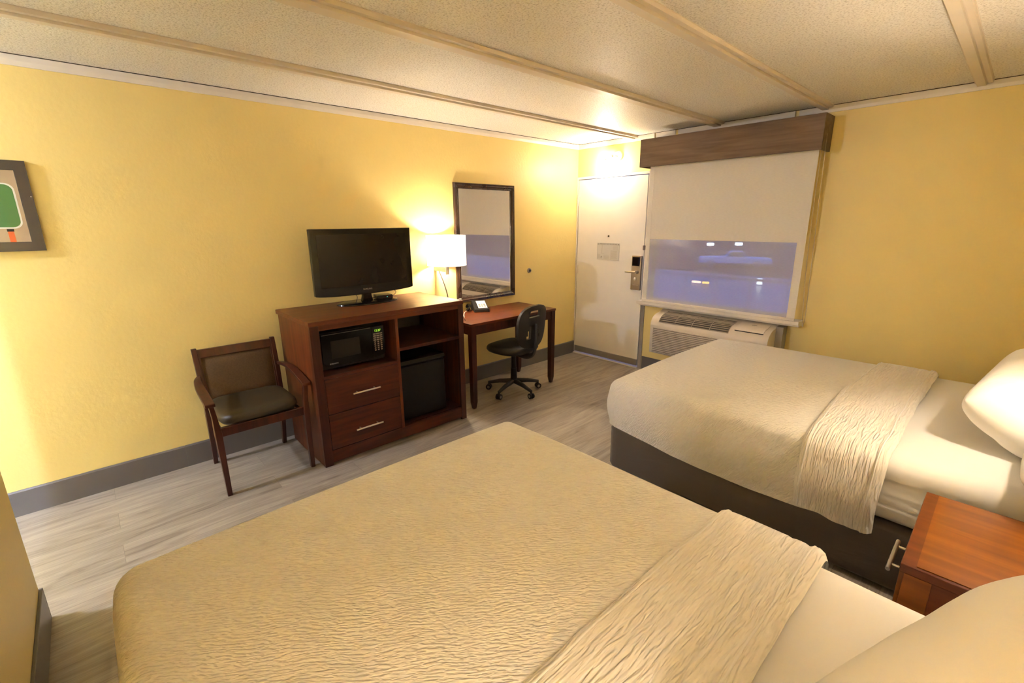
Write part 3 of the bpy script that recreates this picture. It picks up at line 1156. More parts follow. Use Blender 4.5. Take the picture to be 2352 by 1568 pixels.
# ------------------------------------------------------------------ television
tv = thing('television', 'black flat screen television on the cherry media cabinet', 'television', (0.235, -2.762, 0.992), R(1))
tw, tz0, tz1 = 0.397, 0.078, 0.553
bm = bm_new()
prof = [(-tw, tz1), (tw, tz1), (tw, tz0 + 0.01)]
prof += [(tw * math.cos(PI * i / 16), tz0 + 0.01 - 0.020 * math.sin(PI * i / 16)) for i in range(1, 16)]
prof += [(-tw, tz0 + 0.01)]
add_prism(bm, prof, 'x', -0.018, 0.012)
bz = obj('bezel', bm, BLACKG, tv, bevel=0.004)
box('screen', (0.0118, 0.0135, -tw + 0.048, tw - 0.048, tz0 + 0.062, tz1 - 0.040), SCREEN, tv)
bm = bm_new()
add_box(bm, -0.075, -0.018, -0.30, 0.30, 0.14, 0.48, 0.02, 3)
obj('back_cover', bm, BLACK, tv)
text('brand_mark', 'SAMSUNG', 0.016, CHROME, bz, (0.0125, 0.0, tz0 + 0.028), (R(90), 0, R(90)))
bm = bm_new()
add_prism(bm, [(-0.045, 0.012), (0.045, 0.012), (0.035, 0.05), (0.032, 0.11), (-0.032, 0.11), (-0.035, 0.05)], 'x', -0.035, 0.0)
obj('stand_neck', bm, BLACKG, tv, bevel=0.005)
bm = bm_new()
n_ = 48
def el(z, s_):
    return [bm.verts.new((0.0 + 0.122 * s_ * math.sin(2 * PI * i / n_), 0.245 * s_ * math.cos(2 * PI * i / n_), z)) for i in range(n_)]
rs = [el(0.0, 0.97), el(0.004, 1.0), el(0.010, 0.99), el(0.015, 0.93)]
for a, b_ in zip(rs, rs[1:]):
    for i in range(n_):
        j = (i + 1) % n_
        bm.faces.new((a[i], a[j], b_[j], b_[i]))
bm.faces.new(rs[-1])
bm.faces.new(list(reversed(rs[0])))
obj('stand_base', bm, BLACKG, tv, smooth='auto')
for pts in ([(-0.03, -0.115, 0.085), (0.03, -0.10, 0.062), (0.065, -0.13, 0.017)], [(-0.03, 0.205, 0.095), (0.02, 0.232, 0.06), (-0.02, 0.215, 0.019)]):
    bm = bm_new()
    add_tube(bm, bez(pts, 6), 0.002, 6)
    obj('cable', bm, BLACK, tv)

# set top box on the stand
sb = thing('cable_box', 'small black set top box on the television stand base', 'set-top box', (0.215, -2.625, 1.008), R(-8))
bm = bm_new()
add_box(bm, -0.05, 0.05, -0.062, 0.062, 0, 0.030, 0.004)
obj('case', bm, BLACKG, sb)
bm = bm_new()
add_box(bm, 0.0495, 0.0512, 0.012, 0.020, 0.014, 0.018)
obj('indicator_light', bm, TEALL, sb)
bm = bm_new()
add_tube(bm, bez([(-0.02, -0.06, 0.02), (0.01, -0.085, 0.012), (-0.02, -0.10, 0.02)], 6), 0.0025, 6)
obj('cable', bm, BLACK, sb)

# ------------------------------------------------------------------ desk
dk = thing('writing_desk', 'cherry wood writing desk under the mirror', 'desk', (0.06, -1.5275, 0))
DX, DA, DB, DH = 0.535, -0.524, 0.524, 0.762
box('desktop', (0.0, DX, DA, DB, DH - 0.022, DH), CHERRY, dk, bev=0.003)
box('apron', (DX - 0.035, DX - 0.012, DA + 0.04, DB - 0.04, DH - 0.100, DH - 0.022), CHERRYD, dk)
box('apron', (0.012, 0.032, DA + 0.04, DB - 0.04, DH - 0.100, DH - 0.022), CHERRYD, dk)
box('apron', (0.04, DX - 0.04, DA + 0.012, DA + 0.032, DH - 0.100, DH - 0.022), CHERRYD, dk)
box('apron', (0.04, DX - 0.04, DB - 0.032, DB - 0.012, DH - 0.100, DH - 0.022), CHERRYD, dk)
for sx in (0, 1):
    for sy in (0, 1):
        xx = 0.006 if sx == 0 else DX - 0.056
        yy = DA + 0.004 if sy == 0 else DB - 0.058
        s0 = 0.052
        bm = bm_new()
        def sq(z, ins):
            return [(xx + ins, yy + ins, z), (xx + s0 - ins, yy + ins, z), (xx + s0 - ins, yy + s0 - ins, z), (xx + ins, yy + s0 - ins, z)]
        add_hull(bm, sq(0.06, 0.004), sq(DH - 0.022, 0.0))
        add_hull(bm, sq(0.0, 0.013), sq(0.06, 0.004))
        obj('leg', bm, CHERRYD, dk)

# ------------------------------------------------------------------ telephone
ph = thing('desk_telephone', 'black desk telephone with white faceplate on the writing desk', 'telephone', (0.15, -1.60, 0.762), R(-28))
bm = bm_new()
add_hull(bm, [(-0.105, -0.07, 0.0), (0.10, -0.07, 0.0), (0.10, 0.075, 0.0), (-0.105, 0.075, 0.0)],
         [(-0.095, -0.065, 0.085), (0.10, -0.065, 0.028), (0.10, 0.07, 0.028), (-0.095, 0.07, 0.085)])
obj('phone_body', bm, BLACK, ph, bevel=0.006)
bm = bm_new()
def slope(x):
    return 0.028 + (0.10 - x) / 0.195 * 0.057
add_hull(bm, [(-0.070, -0.025, slope(-0.070)), (0.075, -0.025, slope(0.075)), (0.075, 0.060, slope(0.075)), (-0.070, 0.060, slope(-0.070))],
         [(-0.070, -0.025, slope(-0.070) + 0.003), (0.075, -0.025, slope(0.075) + 0.003), (0.075, 0.060, slope(0.075) + 0.003), (-0.070, 0.060, slope(-0.070) + 0.003)])
fp = obj('faceplate', bm, WHITEP, ph)
bm = bm_new()
for i in range(4):
    for j in range(3):
        x = 0.0 + i * 0.017
        y = -0.015 + j * 0.024
        add_box(bm, x, x + 0.011, y, y + 0.016, slope(x) + 0.001, slope(x) + 0.007, 0.001)
obj('dial_keys', bm, plain('grey_keys', (0.45, 0.43, 0.40), 0.5), fp)
bm = bm_new()
add_tube(bm, bez([(0.055, -0.125, 0.020), (0.035, -0.112, 0.030), (-0.03, -0.092, 0.042), (-0.095, -0.095, 0.040), (-0.115, -0.105, 0.022)], 8),
         [0.020 if (i < 7 or i > 25) else 0.013 for i in range(33)], 12, (1.0, 0.7))
obj('handset', bm, BLACKG, ph, smooth=True)
bm = bm_new()
cord = bez([(0.09, -1.68, 0.772), (0.17, -1.80, 0.768), (0.34, -1.93, 0.770), (0.50, -2.04, 0.785), (0.585, -2.135, 0.88), (0.625, -2.165, 0.965), (0.655, -2.20, 0.998)], 8)
add_tube(bm, cord, 0.0032, 8)
add_sphere(bm, (0.652, -2.196, 0.9985), 0.009, 10, (1.3, 1.6, 0.6))
bm.transform((Matrix.Translation((0.15, -1.60, 0.762)) @ Matrix.Rotation(R(-28), 4, 'Z')).inverted())
obj('white_cord', bm, WHITEP, ph, smooth=True)

# ------------------------------------------------------------------ office chair
oc = thing('office_chair', 'small black swivel office chair at the writing desk', 'chair', (0.50, -1.485, 0), R(187))
# local +x = forward
for i in range(5):
    a = 2 * PI * i / 5 + R(25)
    ca, sa = math.cos(a), math.sin(a)
    bm = bm_new()
    add_tube(bm, [(0.02 * ca, 0.02 * sa, 0.110), (0.14 * ca, 0.14 * sa, 0.098), (0.255 * ca, 0.255 * sa, 0.072)], [0.024, 0.020, 0.014], 10)
    lg = obj('base_spoke', bm, CHAIRP, oc, smooth=True)
    cx_, cy_ = 0.252 * ca, 0.252 * sa
    bm = bm_new()
    for off in (-0.013, 0.013):
        add_cyl(bm, (cx_ - sa * (off - 0.008), cy_ + ca * (off - 0.008), 0.028), (cx_ - sa * (off + 0.008), cy_ + ca * (off + 0.008), 0.028), 0.027, seg=18)
    add_cyl(bm, (cx_, cy_, 0.03), (cx_, cy_, 0.078), 0.008, seg=8)
    cs = obj('caster', bm, BLACK, lg, smooth='auto')
    for sg in (-1, 1):
        bm = bm_new()
        q0, q1 = sg * 0.0212, sg * 0.0225
        c0 = (cx_ - sa * q0, cy_ + ca * q0, 0.028)
        c1 = (cx_ - sa * q1, cy_ + ca * q1, 0.028)
        add_cyl(bm, c0, c1, 0.014, 0.013, seg=14)
        obj('caster_cap', bm, plain('cap_grey', (0.16, 0.14, 0.12), 0.35), lg)
bm = bm_new()
add_cyl(bm, (0, 0, 0.10), (0, 0, 0.24), 0.033, 0.028, seg=20)
add_cyl(bm, (0, 0, 0.24), (0, 0, 0.40), 0.024, 0.022, seg=20)
add_box(bm, -0.08, 0.08, -0.055, 0.055, 0.385, 0.415, 0.006)
obj('gas_column', bm, BLACK, oc, smooth='auto')


def pad(w2, d2, th, dome=0.35, n_=16, e=3.2, shape=None):
    """soft cushion in xy, thickness z"""
    bm = bm_new()
    def lvl(z, s_):
        out = []
        for i in range(48):
            a = 2 * PI * i / 48
            c_, s2 = math.cos(a), math.sin(a)
            r_ = (abs(c_) ** e + abs(s2) ** e) ** (-1 / e)
            x, y = d2 * r_ * c_ * s_, w2 * r_ * s2 * s_
            if shape:
                x, y = shape(x, y)
            out.append(bm.verts.new((x, y, z)))
        return out
    L_ = [lvl(-th / 2, 0.80), lvl(-th * 0.42, 0.93), lvl(-th * 0.1, 1.0), lvl(th * 0.2, 0.99), lvl(th * 0.4, 0.93), lvl(th * 0.48, 0.80), lvl(th * 0.52, 0.5), lvl(th * 0.54, 0.2)]
    for a, b_ in zip(L_, L_[1:]):
        for i in range(48):
            j = (i + 1) % 48
            bm.faces.new((a[i], a[j], b_[j], b_[i]))
    bm.faces.new(list(reversed(L_[0])))
    bm.faces.new(L_[-1])
    return bm


bm = pad(0.225, 0.215, 0.075, shape=lambda x, y: (x, y * (1.0 if x < 0 else 1 - 0.10 * x / 0.215)))
for v_ in bm.verts:
    if v_.co.x > 0.10:
        v_.co.z -= (v_.co.x - 0.10) ** 2 * 1.6
obj('seat', bm, CHAIRP, oc, smooth=True, loc=(0.02, 0, 0.447))
# back shell with handle opening: rounded plate in yz with holes
def backshell():
    bm = bm_new()
    NY, NZ = 20, 26
    H0, H1, HW = 0.0, 0.40, 0.205
    def outline(z):
        t = (z - H0) / (H1 - H0)
        e = abs(2 * t - 1) ** 3.2
        return HW * (1 - e) ** (1 / 2.6) * (1.0 - 0.10 * (1 - t)) if e < 1 else 0.02
    def hole(y, z):
        if 0.285 < z < 0.352 and abs(y) < 0.070:
            return True
        if 0.10 < z < 0.215 and 0.038 < abs(y) < 0.038 + 0.045 * (0.215 - z) / 0.115 + 0.012:
            return True
        return False
    V = {}
    for k_, dx in ((0, 0.0), (1, -0.026)):
        for i in range(NZ + 1):
            z = H0 + (H1 - H0) * (0.004 + 0.992 * i / NZ)
            ow = max(0.06, outline(z))
            for j in range(NY + 1):
                y = -ow + 2 * ow * j / NY
                curve = -0.55 * (y * y) + 0.10 * (z - 0.2) ** 2 * 2
                V[k_, i, j] = bm.verts.new((dx - curve * 1.0, y, z))
    for i in range(NZ):
        for j in range(NY):
            yc = (V[0, i, j].co.y + V[0, i, j + 1].co.y) / 2
            zc = (V[0, i, j].co.z + V[0, i + 1, j].co.z) / 2
            if hole(yc, zc):
                continue
            bm.faces.new((V[0, i, j], V[0, i, j + 1], V[0, i + 1, j + 1], V[0, i + 1, j]))
            bm.faces.new((V[1, i, j], V[1, i + 1, j], V[1, i + 1, j + 1], V[1, i, j + 1]))
    # close borders
    cnt = {}
    for f_ in list(bm.faces):
        for e_ in f_.edges:
            cnt[e_] = cnt.get(e_, 0) + 1
    inv = {v_: k_ for k_, v_ in V.items()}
    for e_, n0 in list(cnt.items()):
        if n0 == 1:
            a, b_ = e_.verts
            ka, kb_ = inv[a], inv[b_]
            if ka[0] == 0:
                try:
                    bm.faces.new((a, b_, V[1, kb_[1], kb_[2]], V[1, ka[1], ka[2]]))
                except Exception:
                    pass
    for v_ in [q for q in bm.verts if not q.link_faces]:
        bm.verts.remove(v_)
    return bm
bk = obj('backrest', backshell(), plain('back_shell', (0.022, 0.019, 0.015), 0.5, bump=0.15, bscale=400), oc, smooth='auto', loc=(-0.195, 0, 0.475), rot=(0, R(-6), 0))
sm = bk.modifiers.new('s', 'BEVEL')
sm.width = 0.003
sm.segments = 2
sm.limit_method = 'ANGLE'
bm = bm_new()
pts = bez([(-0.05, 0, 0.395), (-0.16, 0, 0.385), (-0.235, 0, 0.42), (-0.262, 0, 0.52), (-0.268, 0, 0.62), (-0.262, 0, 0.70)], 6)
add_tube(bm, pts, [0.034 - 0.010 * i / (len(pts) - 1) for i in range(len(pts))], 12, (0.45, 1.0))
obj('back_support', bm, CHAIRP, oc, smooth=True)
bm = bm_new()
add_tube(bm, [(0.03, -0.05, 0.405), (0.03, -0.17, 0.405), (0.03, -0.215, 0.40)], [0.005, 0.005, 0.009], 8)
obj('height_lever', bm, BLACK, oc)

# ------------------------------------------------------------------ wooden armchair
ar = thing('wooden_armchair', 'dark wood armchair with brown vinyl seat beside the media cabinet', 'armchair', (0.35, -3.672, 0), 0)
# local +x forward (towards the beds), y across, width .53
def bar(name, p0, p1, w0, w1, m=CHAIRW, d0=None, d1=None, bev=0.003):
    """square section bar between points; w along y, d along x"""
    bm = bm_new()
    d0 = d0 or w0
    d1 = d1 or w1
    a = [(p0[0] + sx * d0 / 2, p0[1] + sy * w0 / 2, p0[2]) for sx, sy in ((-1, -1), (1, -1), (1, 1), (-1, 1))]
    b_ = [(p1[0] + sx * d1 / 2, p1[1] + sy * w1 / 2, p1[2]) for sx, sy in ((-1, -1), (1, -1), (1, 1), (-1, 1))]
    add_hull(bm, a, b_)
    return obj(name, bm, m, ar, bevel=bev)
for sy in (-1, 1):
    # front legs: full height to the arm
    bm = bm_new()
    lv = [(0.243, sy * 0.246, 0.0, 0.026, 0.030), (0.240, sy * 0.247, 0.20, 0.030, 0.036), (0.235, sy * 0.249, 0.40, 0.036, 0.050), (0.238, sy * 0.254, 0.50, 0.026, 0.040), (0.240, sy * 0.262, 0.578, 0.024, 0.036)]
    rg = []
    for x, y, z, wy, dx in lv:
        rg.append([bm.verts.new((x + a * dx / 2, y + b_ * wy / 2, z)) for a, b_ in ((-1, -1), (1, -1), (1, 1), (-1, 1))])
    for a, b_ in zip(rg, rg[1:]):
        for i in range(4):
            j = (i + 1) % 4
            bm.faces.new((a[i], a[j], b_[j], b_[i]))
    bm.faces.new(rg[0][::-1])
    bm.faces.new(rg[-1])
    obj('front_leg', bm, CHAIRW, ar, bevel=0.003)
    # rear leg + back post in one piece
    bm = bm_new()
    lv = [(-0.262, sy * 0.222, 0.0, 0.026, 0.030), (-0.215, sy * 0.224, 0.22, 0.028, 0.038), (-0.185, sy * 0.226, 0.42, 0.030, 0.046), (-0.205, sy * 0.229, 0.62, 0.030, 0.036), (-0.248, sy * 0.232, 0.815, 0.030, 0.024)]
    rg = []
    for x, y, z, wy, dx in lv:
        rg.append([bm.verts.new((x + a * dx / 2, y + b_ * wy / 2, z)) for a, b_ in ((-1, -1), (1, -1), (1, 1), (-1, 1))])
    for a, b_ in zip(rg, rg[1:]):
        for i in range(4):
            j = (i + 1) % 4
            bm.faces.new((a[i], a[j], b_[j], b_[i]))
    bm.faces.new(rg[0][::-1])
    bm.faces.new(rg[-1])
    obj('rear_leg', bm, CHAIRW, ar, bevel=0.003)
    # curved arm
    bm = bm_new()
    ap = [(-0.205, sy * 0.236, 0.635), (-0.11, sy * 0.258, 0.640), (0.0, sy * 0.268, 0.632), (0.12, sy * 0.268, 0.612), (0.262, sy * 0.266, 0.585)]
    pp = bez(ap, 6)
    rg = []
    for i, p in enumerate(pp):
        t = i / (len(pp) - 1)
        wy = 0.022 + 0.030 * math.sin(min(1, t * 1.25) * PI / 2)
        hz = 0.011
        rg.append([bm.verts.new((p.x, p.y + a * wy / 2, p.z + b_ * hz)) for a, b_ in ((-1, -1), (1, -1), (1, 1), (-1, 1))])
    for a, b_ in zip(rg, rg[1:]):
        for i in range(4):
            j = (i + 1) % 4
            bm.faces.new((a[i], a[j], b_[j], b_[i]))
    bm.faces.new(rg[0][::-1])
    bm.faces.new(rg[-1])
    obj('armrest', bm, CHAIRW, ar, bevel=0.004)
bm = bm_new()
add_box(bm, 0.218, 0.246, -0.238, 0.238, 0.378, 0.432, 0.003)
obj('seat_rail', bm, CHAIRW, ar)
for sy in (-1, 1):
    bar('seat_rail', (0.225, sy * 0.232, 0.405), (-0.19, sy * 0.214, 0.405), 0.022, 0.022, bev=0.0).data.update()
bm = bm_new()
add_box(bm, -0.20, -0.178, -0.215, 0.215, 0.378, 0.430, 0.002)
obj('seat_rail', bm, CHAIRW, ar)
bm = pad(0.228, 0.222, 0.078, e=5.0)
obj('seat_cushion', bm, LEATHER, ar, smooth=True, loc=(0.022, 0, 0.458))
# back frame: top rail and padded panel
bm = bm_new()
add_hull(bm, [(-0.247, -0.218, 0.752), (-0.223, -0.218, 0.752), (-0.223, 0.218, 0.752), (-0.247, 0.218, 0.752)],
         [(-0.256, -0.218, 0.806), (-0.234, -0.218, 0.806), (-0.234, 0.218, 0.806), (-0.256, 0.218, 0.806)])
obj('top_rail', bm, CHAIRW, ar, bevel=0.004)
bm = bm_new()
NB = 14
rows = []
for i in range(NB + 1):
    t = i / NB
    z = 0.470 + t * 0.284
    xb = -0.185 - 0.052 * t ** 1.4
    row = []
    for j in range(NB + 1):
        s_ = j / NB * 2 - 1
        pf = 0.020 * (1 - abs(s_) ** 6) * (1 - abs(2 * t - 1) ** 6)
        row.append(bm.verts.new((xb + pf, s_ * 0.208, z)))
    rows.append(row)
for i in range(NB):
    for j in range(NB):
        bm.faces.new((rows[i][j], rows[i][j + 1], rows[i + 1][j + 1], rows[i + 1][j]))
bmesh.ops.solidify(bm, geom=bm.faces[:], thickness=0.012)
obj('back_panel', bm, FABRICB, ar, smooth='auto')
for sy in (-1, 1):
    bm = bm_new()
    add_hull(bm, [(-0.190, sy * 0.207 - 0.005, 0.465), (-0.166, sy * 0.207 - 0.005, 0.465), (-0.166, sy * 0.207 + 0.005, 0.465), (-0.190, sy * 0.207 + 0.005, 0.465)],
             [(-0.243, sy * 0.212 - 0.005, 0.755), (-0.222, sy * 0.212 - 0.005, 0.755), (-0.222, sy * 0.212 + 0.005, 0.755), (-0.243, sy * 0.212 + 0.005, 0.755)])
    obj('back_trim', bm, CHAIRW, ar)

# ------------------------------------------------------------------ picture
pc = thing('framed_picture', 'black framed picture of a green road sign on the yellow wall', 'picture', (0.0, -4.680, 1.681))
frame_part('picture_frame', pc, 0.225, -0.2255, 0.2255, 0.045, 0, PICF, [(0, 0.001), (0, 0.019), (0.046, 0.018), (0.048, 0.0145), (0.048, 0.001), (0, 0.001)])
box('backing_print', (0.002, 0.0125, -0.180, 0.180, -0.180, 0.180), plain('tan_print', (0.36, 0.27, 0.17), 0.3, var=0.18, vscale=9), pc)
def rrect(y0, y1, z0, z1, r_):
    out = []
    for cy, cz, a0 in ((y1 - r_, z1 - r_, 0), (y0 + r_, z1 - r_, 90), (y0 + r_, z0 + r_, 180), (y1 - r_, z0 + r_, 270)):
        for i in range(7):
            a = R(a0 + 15 * i)
            out.append((cy + r_ * math.cos(a), cz + r_ * math.sin(a)))
    return out
bm = bm_new()
add_prism(bm, rrect(-0.165, 0.163, -0.110, 0.115, 0.035), 'x', 0.0126, 0.0131)
obj('sign_border', bm, plain('sign_white', (0.62, 0.64, 0.60), 0.3), pc)
bm = bm_new()
add_prism(bm, rrect(-0.158, 0.156, -0.103, 0.108, 0.031), 'x', 0.0131, 0.0136)
obj('sign_field', bm, plain('sign_green', (0.035, 0.145, 0.035), 0.3, var=0.15), pc)
bm = bm_new()
add_box(bm, 0.0126, 0.0132, 0.098, 0.124, -0.125, -0.112)
obj('post_cap', bm, BLACK, pc)
bm = bm_new()
add_box(bm, 0.0126, 0.0132, 0.100, 0.122, -0.178, -0.125)
obj('orange_post', bm, plain('post_orange', (0.55, 0.10, 0.02), 0.4), pc)
bm = bm_new()
add_sphere(bm, (0.018, 0.218, 0.05), 0.0035, 8)
obj('frame_pin', bm, CHROME, pc)


# ------------------------------------------------------------------ beds
BL, BW, ZT = 2.03, 1.52, 0.63   # length, width, top of coverlet
HX = BL / 2


def wr(x, y, z, s_=1.0):
    return noise.noise(Vector((x * s_, y * s_, z * s_)))


def drape_mesh(seed):
    """coverlet: flat top, rounded edges and a hanging skirt on the two sides and the foot"""
    bm = bm_new()
    uvl = bm.loops.layers.uv.new('UVMap')
    r_ = 0.075
    x0, x1 = -HX - 0.028 + r_, 0.36
    hw = BW / 2 + 0.030 - r_
    zt = ZT

    def top(x, y):
        e = wr(x, y, seed, 1.6) * 0.004
        return zt + e + 0.012 * (1 - (y / 0.8) ** 2) - 0.010 * max(0, (-x - 0.75)) / 0.3

    NXg, NYg = 44, 44
    data = {}

    def face(vs_, uvs):
        try:
            f_ = bm.faces.new(vs_)
        except ValueError:
            return
        for lp, uv in zip(f_.loops, uvs):
            lp[uvl].uv = uv
    G = [[None] * (NYg + 1) for _ in range(NXg + 1)]
    for i in range(NXg + 1):
        for j in range(NYg + 1):
            x = x0 + (x1 - x0) * i / NXg
            y = -hw + 2 * hw * j / NYg
            G[i][j] = (bm.verts.new((x, y, top(x, y))), (x, y))
    for i in range(NXg):
        for j in range(NYg):
            q = (G[i][j], G[i + 1][j], G[i + 1][j + 1], G[i][j + 1])
            face([a[0] for a in q], [a[1] for a in q])
    # skirt paths
    path = []
    for i in range(NXg, -1, -1):
        path.append((G[i][0], Vector((0, -1, 0)), 'n'))
    for k_ in range(1, 10):
        a = PI / 2 * k_ / 10
        path.append((G[0][0], Vector((-math.sin(a), -math.cos(a), 0)), 'c'))
    for j in range(0, NYg + 1):
        path.append((G[0][j], Vector((-1, 0, 0)), 'f'))
    for k_ in range(1, 10):
        a = PI / 2 * k_ / 10
        path.append((G[0][NYg], Vector((-math.cos(a), math.sin(a), 0)), 'c'))
    for i in range(0, NXg + 1):
        path.append((G[i][NYg], Vector((0, 1, 0)), 'n'))
    ND = 22
    prev = None
    slen = 0.0
    cols = []
    for idx, (g, nrm, kd) in enumerate(path):
        q = g[0].co
        col = [(g[0], g[1])]
        # hem height
        hz = 0.255 + 0.03 * wr(q.x, q.y + seed, 0.3, 1.4) + (0.055 if kd != 'n' else 0.055 * max(0, 1 - (q.x + HX) / 0.45)) + 0.03 * max(0, (q.x - 0.1) / 0.26)
        T = r_ * PI / 2 + (q.z - r_ - hz)
        for k_ in range(1, ND + 1):
            dlen = T * k_ / ND
            if dlen < r_ * PI / 2:
                a = dlen / r_
                h, v_ = r_ * math.sin(a), r_ * (1 - math.cos(a))
            else:
                h, v_ = r_, r_ + dlen - r_ * PI / 2
            below = max(0, v_ - r_) / (q.z - r_ - hz)
            p = q + nrm * h
            bulge = 0.020 * math.sin(min(1, below * 1.1) * PI) + 0.012 * below * wr(p.x, p.y, seed + v_, 2.6) - 0.012 * below
            bulge += 0.006 * below * wr(p.x * 3, p.y * 3, v_ * 2 + seed, 2.2)
            p = p + nrm * bulge
            z = q.z - v_
            uv = (g[1][0] + nrm.x * dlen, g[1][1] + nrm.y * dlen)
            col.append((bm.verts.new((p.x, p.y, z)), uv))
        cols.append(col)
    for a, b_ in zip(cols, cols[1:]):
        for k_ in range(ND):
            q = [a[k_], b_[k_], b_[k_ + 1], a[k_ + 1]]
            vs_ = [t_[0] for t_ in q]
            if vs_[0] is vs_[1]:
                q = q[1:]
                vs_ = vs_[1:]
            face(vs_, [t_[1] for t_ in q])
    return bm


def fold_mesh(seed, xa=0.045, xb=0.372):
    """turned down band lying over the coverlet, full width with both side drops"""
    bm = bm_new()
    uvl = bm.loops.layers.uv.new('UVMap')
    r_ = 0.078
    hw = BW / 2 + 0.034 - r_
    cross = []
    NS, NT = 20, 60
    Hdrop = 0.30
    for k_ in range(NS + 1):       # near hem upward
        t = 1 - k_ / NS
        cross.append(('s', -1, t))
    for j in range(1, NT):
        cross.append(('t', -hw + 2 * hw * j / NT, 0))
    for k_ in range(NS + 1):
        cross.append(('s', 1, k_ / NS))
    NXb = 26
    rows_ = []
    rows_pos = {}
    for i in range(NXb + 1):
        u_ = i / NXb
        lift = 0.002 + 0.024 * (max(0.0, 1 - abs(2 * u_ - 1) ** 7)) ** 0.5
        lift += 0.007 * math.exp(-((u_ - 0.93) / 0.05) ** 2) - 0.004 * math.exp(-((u_ - 0.84) / 0.02) ** 2) - 0.003 * math.exp(-((u_ - 0.70) / 0.02) ** 2) + 0.003 * math.exp(-((u_ - 0.05) / 0.04) ** 2)
        lift = max(lift, 0.0)
        row = []
        for kd, a, t in cross:
            if kd == 't':
                y, z, nrm = a, ZT + 0.012 * (1 - (a / 0.8) ** 2), Vector((0, 0, 1))
                sv = a
            else:
                hem = 0.285 - 0.02 * u_ + 0.015 * wr(u_ * 3, a, seed, 1.5)
                T = r_ * PI / 2 + (ZT - r_ - hem)
                dl = T * t
                if dl < r_ * PI / 2:
                    an = dl / r_
                    h, v_ = r_ * math.sin(an), r_ * (1 - math.cos(an))
                    nrm = Vector((0, a * math.sin(an), math.cos(an)))
                else:
                    h, v_ = r_, r_ + dl - r_ * PI / 2
                    nrm = Vector((0, a, 0))
                below = max(0, v_ - r_) / (ZT - r_ - hem)
                y = a * (hw + h + 0.020 * math.sin(min(1, below * 1.1) * PI) - 0.010 * below + 0.010 * below * wr(u_ * 2, v_ * 3, seed + a, 2))
                z = ZT - v_
                sv = a * (hw + dl)
            x = xa + (xb - xa) * u_
            x += 0.012 * wr(0.3 * u_, sv * 1.5, seed, 1.6) + 0.020 * min(1, abs(sv)) * (1 - u_)
            x += 0.004 * wr(0, sv * 8, seed + 3, 1.0)
            p = Vector((x, y, z)) + nrm * (lift + 0.002 * wr(x * 6, sv * 6, seed))
            row.append((bm.verts.new(p), (x, sv)))
        rows_.append(row)
        if i in (2, NXb - 3):
            rows_pos[i] = [q_[0].co.copy() for q_ in row]
    for a, b_ in zip(rows_, rows_[1:]):
        for j in range(len(a) - 1):
            q = (a[j], b_[j], b_[j + 1], a[j + 1])
            f_ = bm.faces.new([t_[0] for t_ in q])
            for lp, t_ in zip(f_.loops, q):
                lp[uvl].uv = t_[1]
    return bm, rows_pos


def rounded_slab(x0, x1, hw, z0, z1, r_, wrink=0.0, seed=0.0, nx=60, sidewr=0.0):
    bm = bm_new()
    sec = []
    n_ = 6
    for cy, cz, a0 in ((hw - r_, z0 + r_, -90), (hw - r_, z1 - r_, 0), (-hw + r_, z1 - r_, 90), (-hw + r_, z0 + r_, 180)):
        for i in range(n_ + 1):
            a = R(a0 + 90 * i / n_)
            sec.append((cy + r_ * math.cos(a), cz + r_ * math.sin(a)))
        if a0 == 0:
            for i in range(1, 24):
                sec.append((hw - r_ - (2 * hw - 2 * r_) * i / 24, z1))
        elif a0 in (-90, 90):
            s_ = 1 if a0 == -90 else -1
            za, zb = (z0 + r_, z1 - r_) if s_ == 1 else (z1 - r_, z0 + r_)
            for i in range(1, 12):
                sec.append((s_ * hw, za + (zb - za) * i / 12))
    rg = []
    for i in range(nx + 1):
        x = x0 + (x1 - x0) * i / nx
        e = min(1.0, min(x - x0, x1 - x) / r_)
        s_ = 1 - (1 - math.sqrt(max(0, 1 - (1 - e) ** 2))) * 1.0
        ring = []
        for y, z in sec:
            cy = (hw - r_) * (1 if y > 0 else -1)
            yy = y if abs(y) < hw - r_ else cy + (y - cy) * (s_)
            zm = (z0 + z1) / 2
            zr = (z1 - z0) / 2 - r_
            dz = z - zm
            zz = z if abs(dz) < zr else zm + math.copysign(zr, dz) + (dz - math.copysign(zr, dz)) * s_
            if sidewr and abs(y) > hw * 0.97:
                w_ = math.sin(z * 95 + 3 * wr(x * 1.2, z, seed, 2) + 14 * x * 0.3) * wr(x * 1.5, z * 9, seed + 5, 1.0)
                yy += math.copysign(sidewr * w_, y)
            if wrink:
                zz += wrink * wr(x, y, seed, 3.0)
            ring.append(bm.verts.new((x, yy, zz)))
        rg.append(ring)
    for a, b_ in zip(rg, rg[1:]):
        for i in range(len(sec)):
            j = (i + 1) % len(sec)
            bm.faces.new((a[i], a[j], b_[j], b_[i]))
    bm.faces.new(rg[0][::-1])
    bm.faces.new(rg[-1])
    return bm


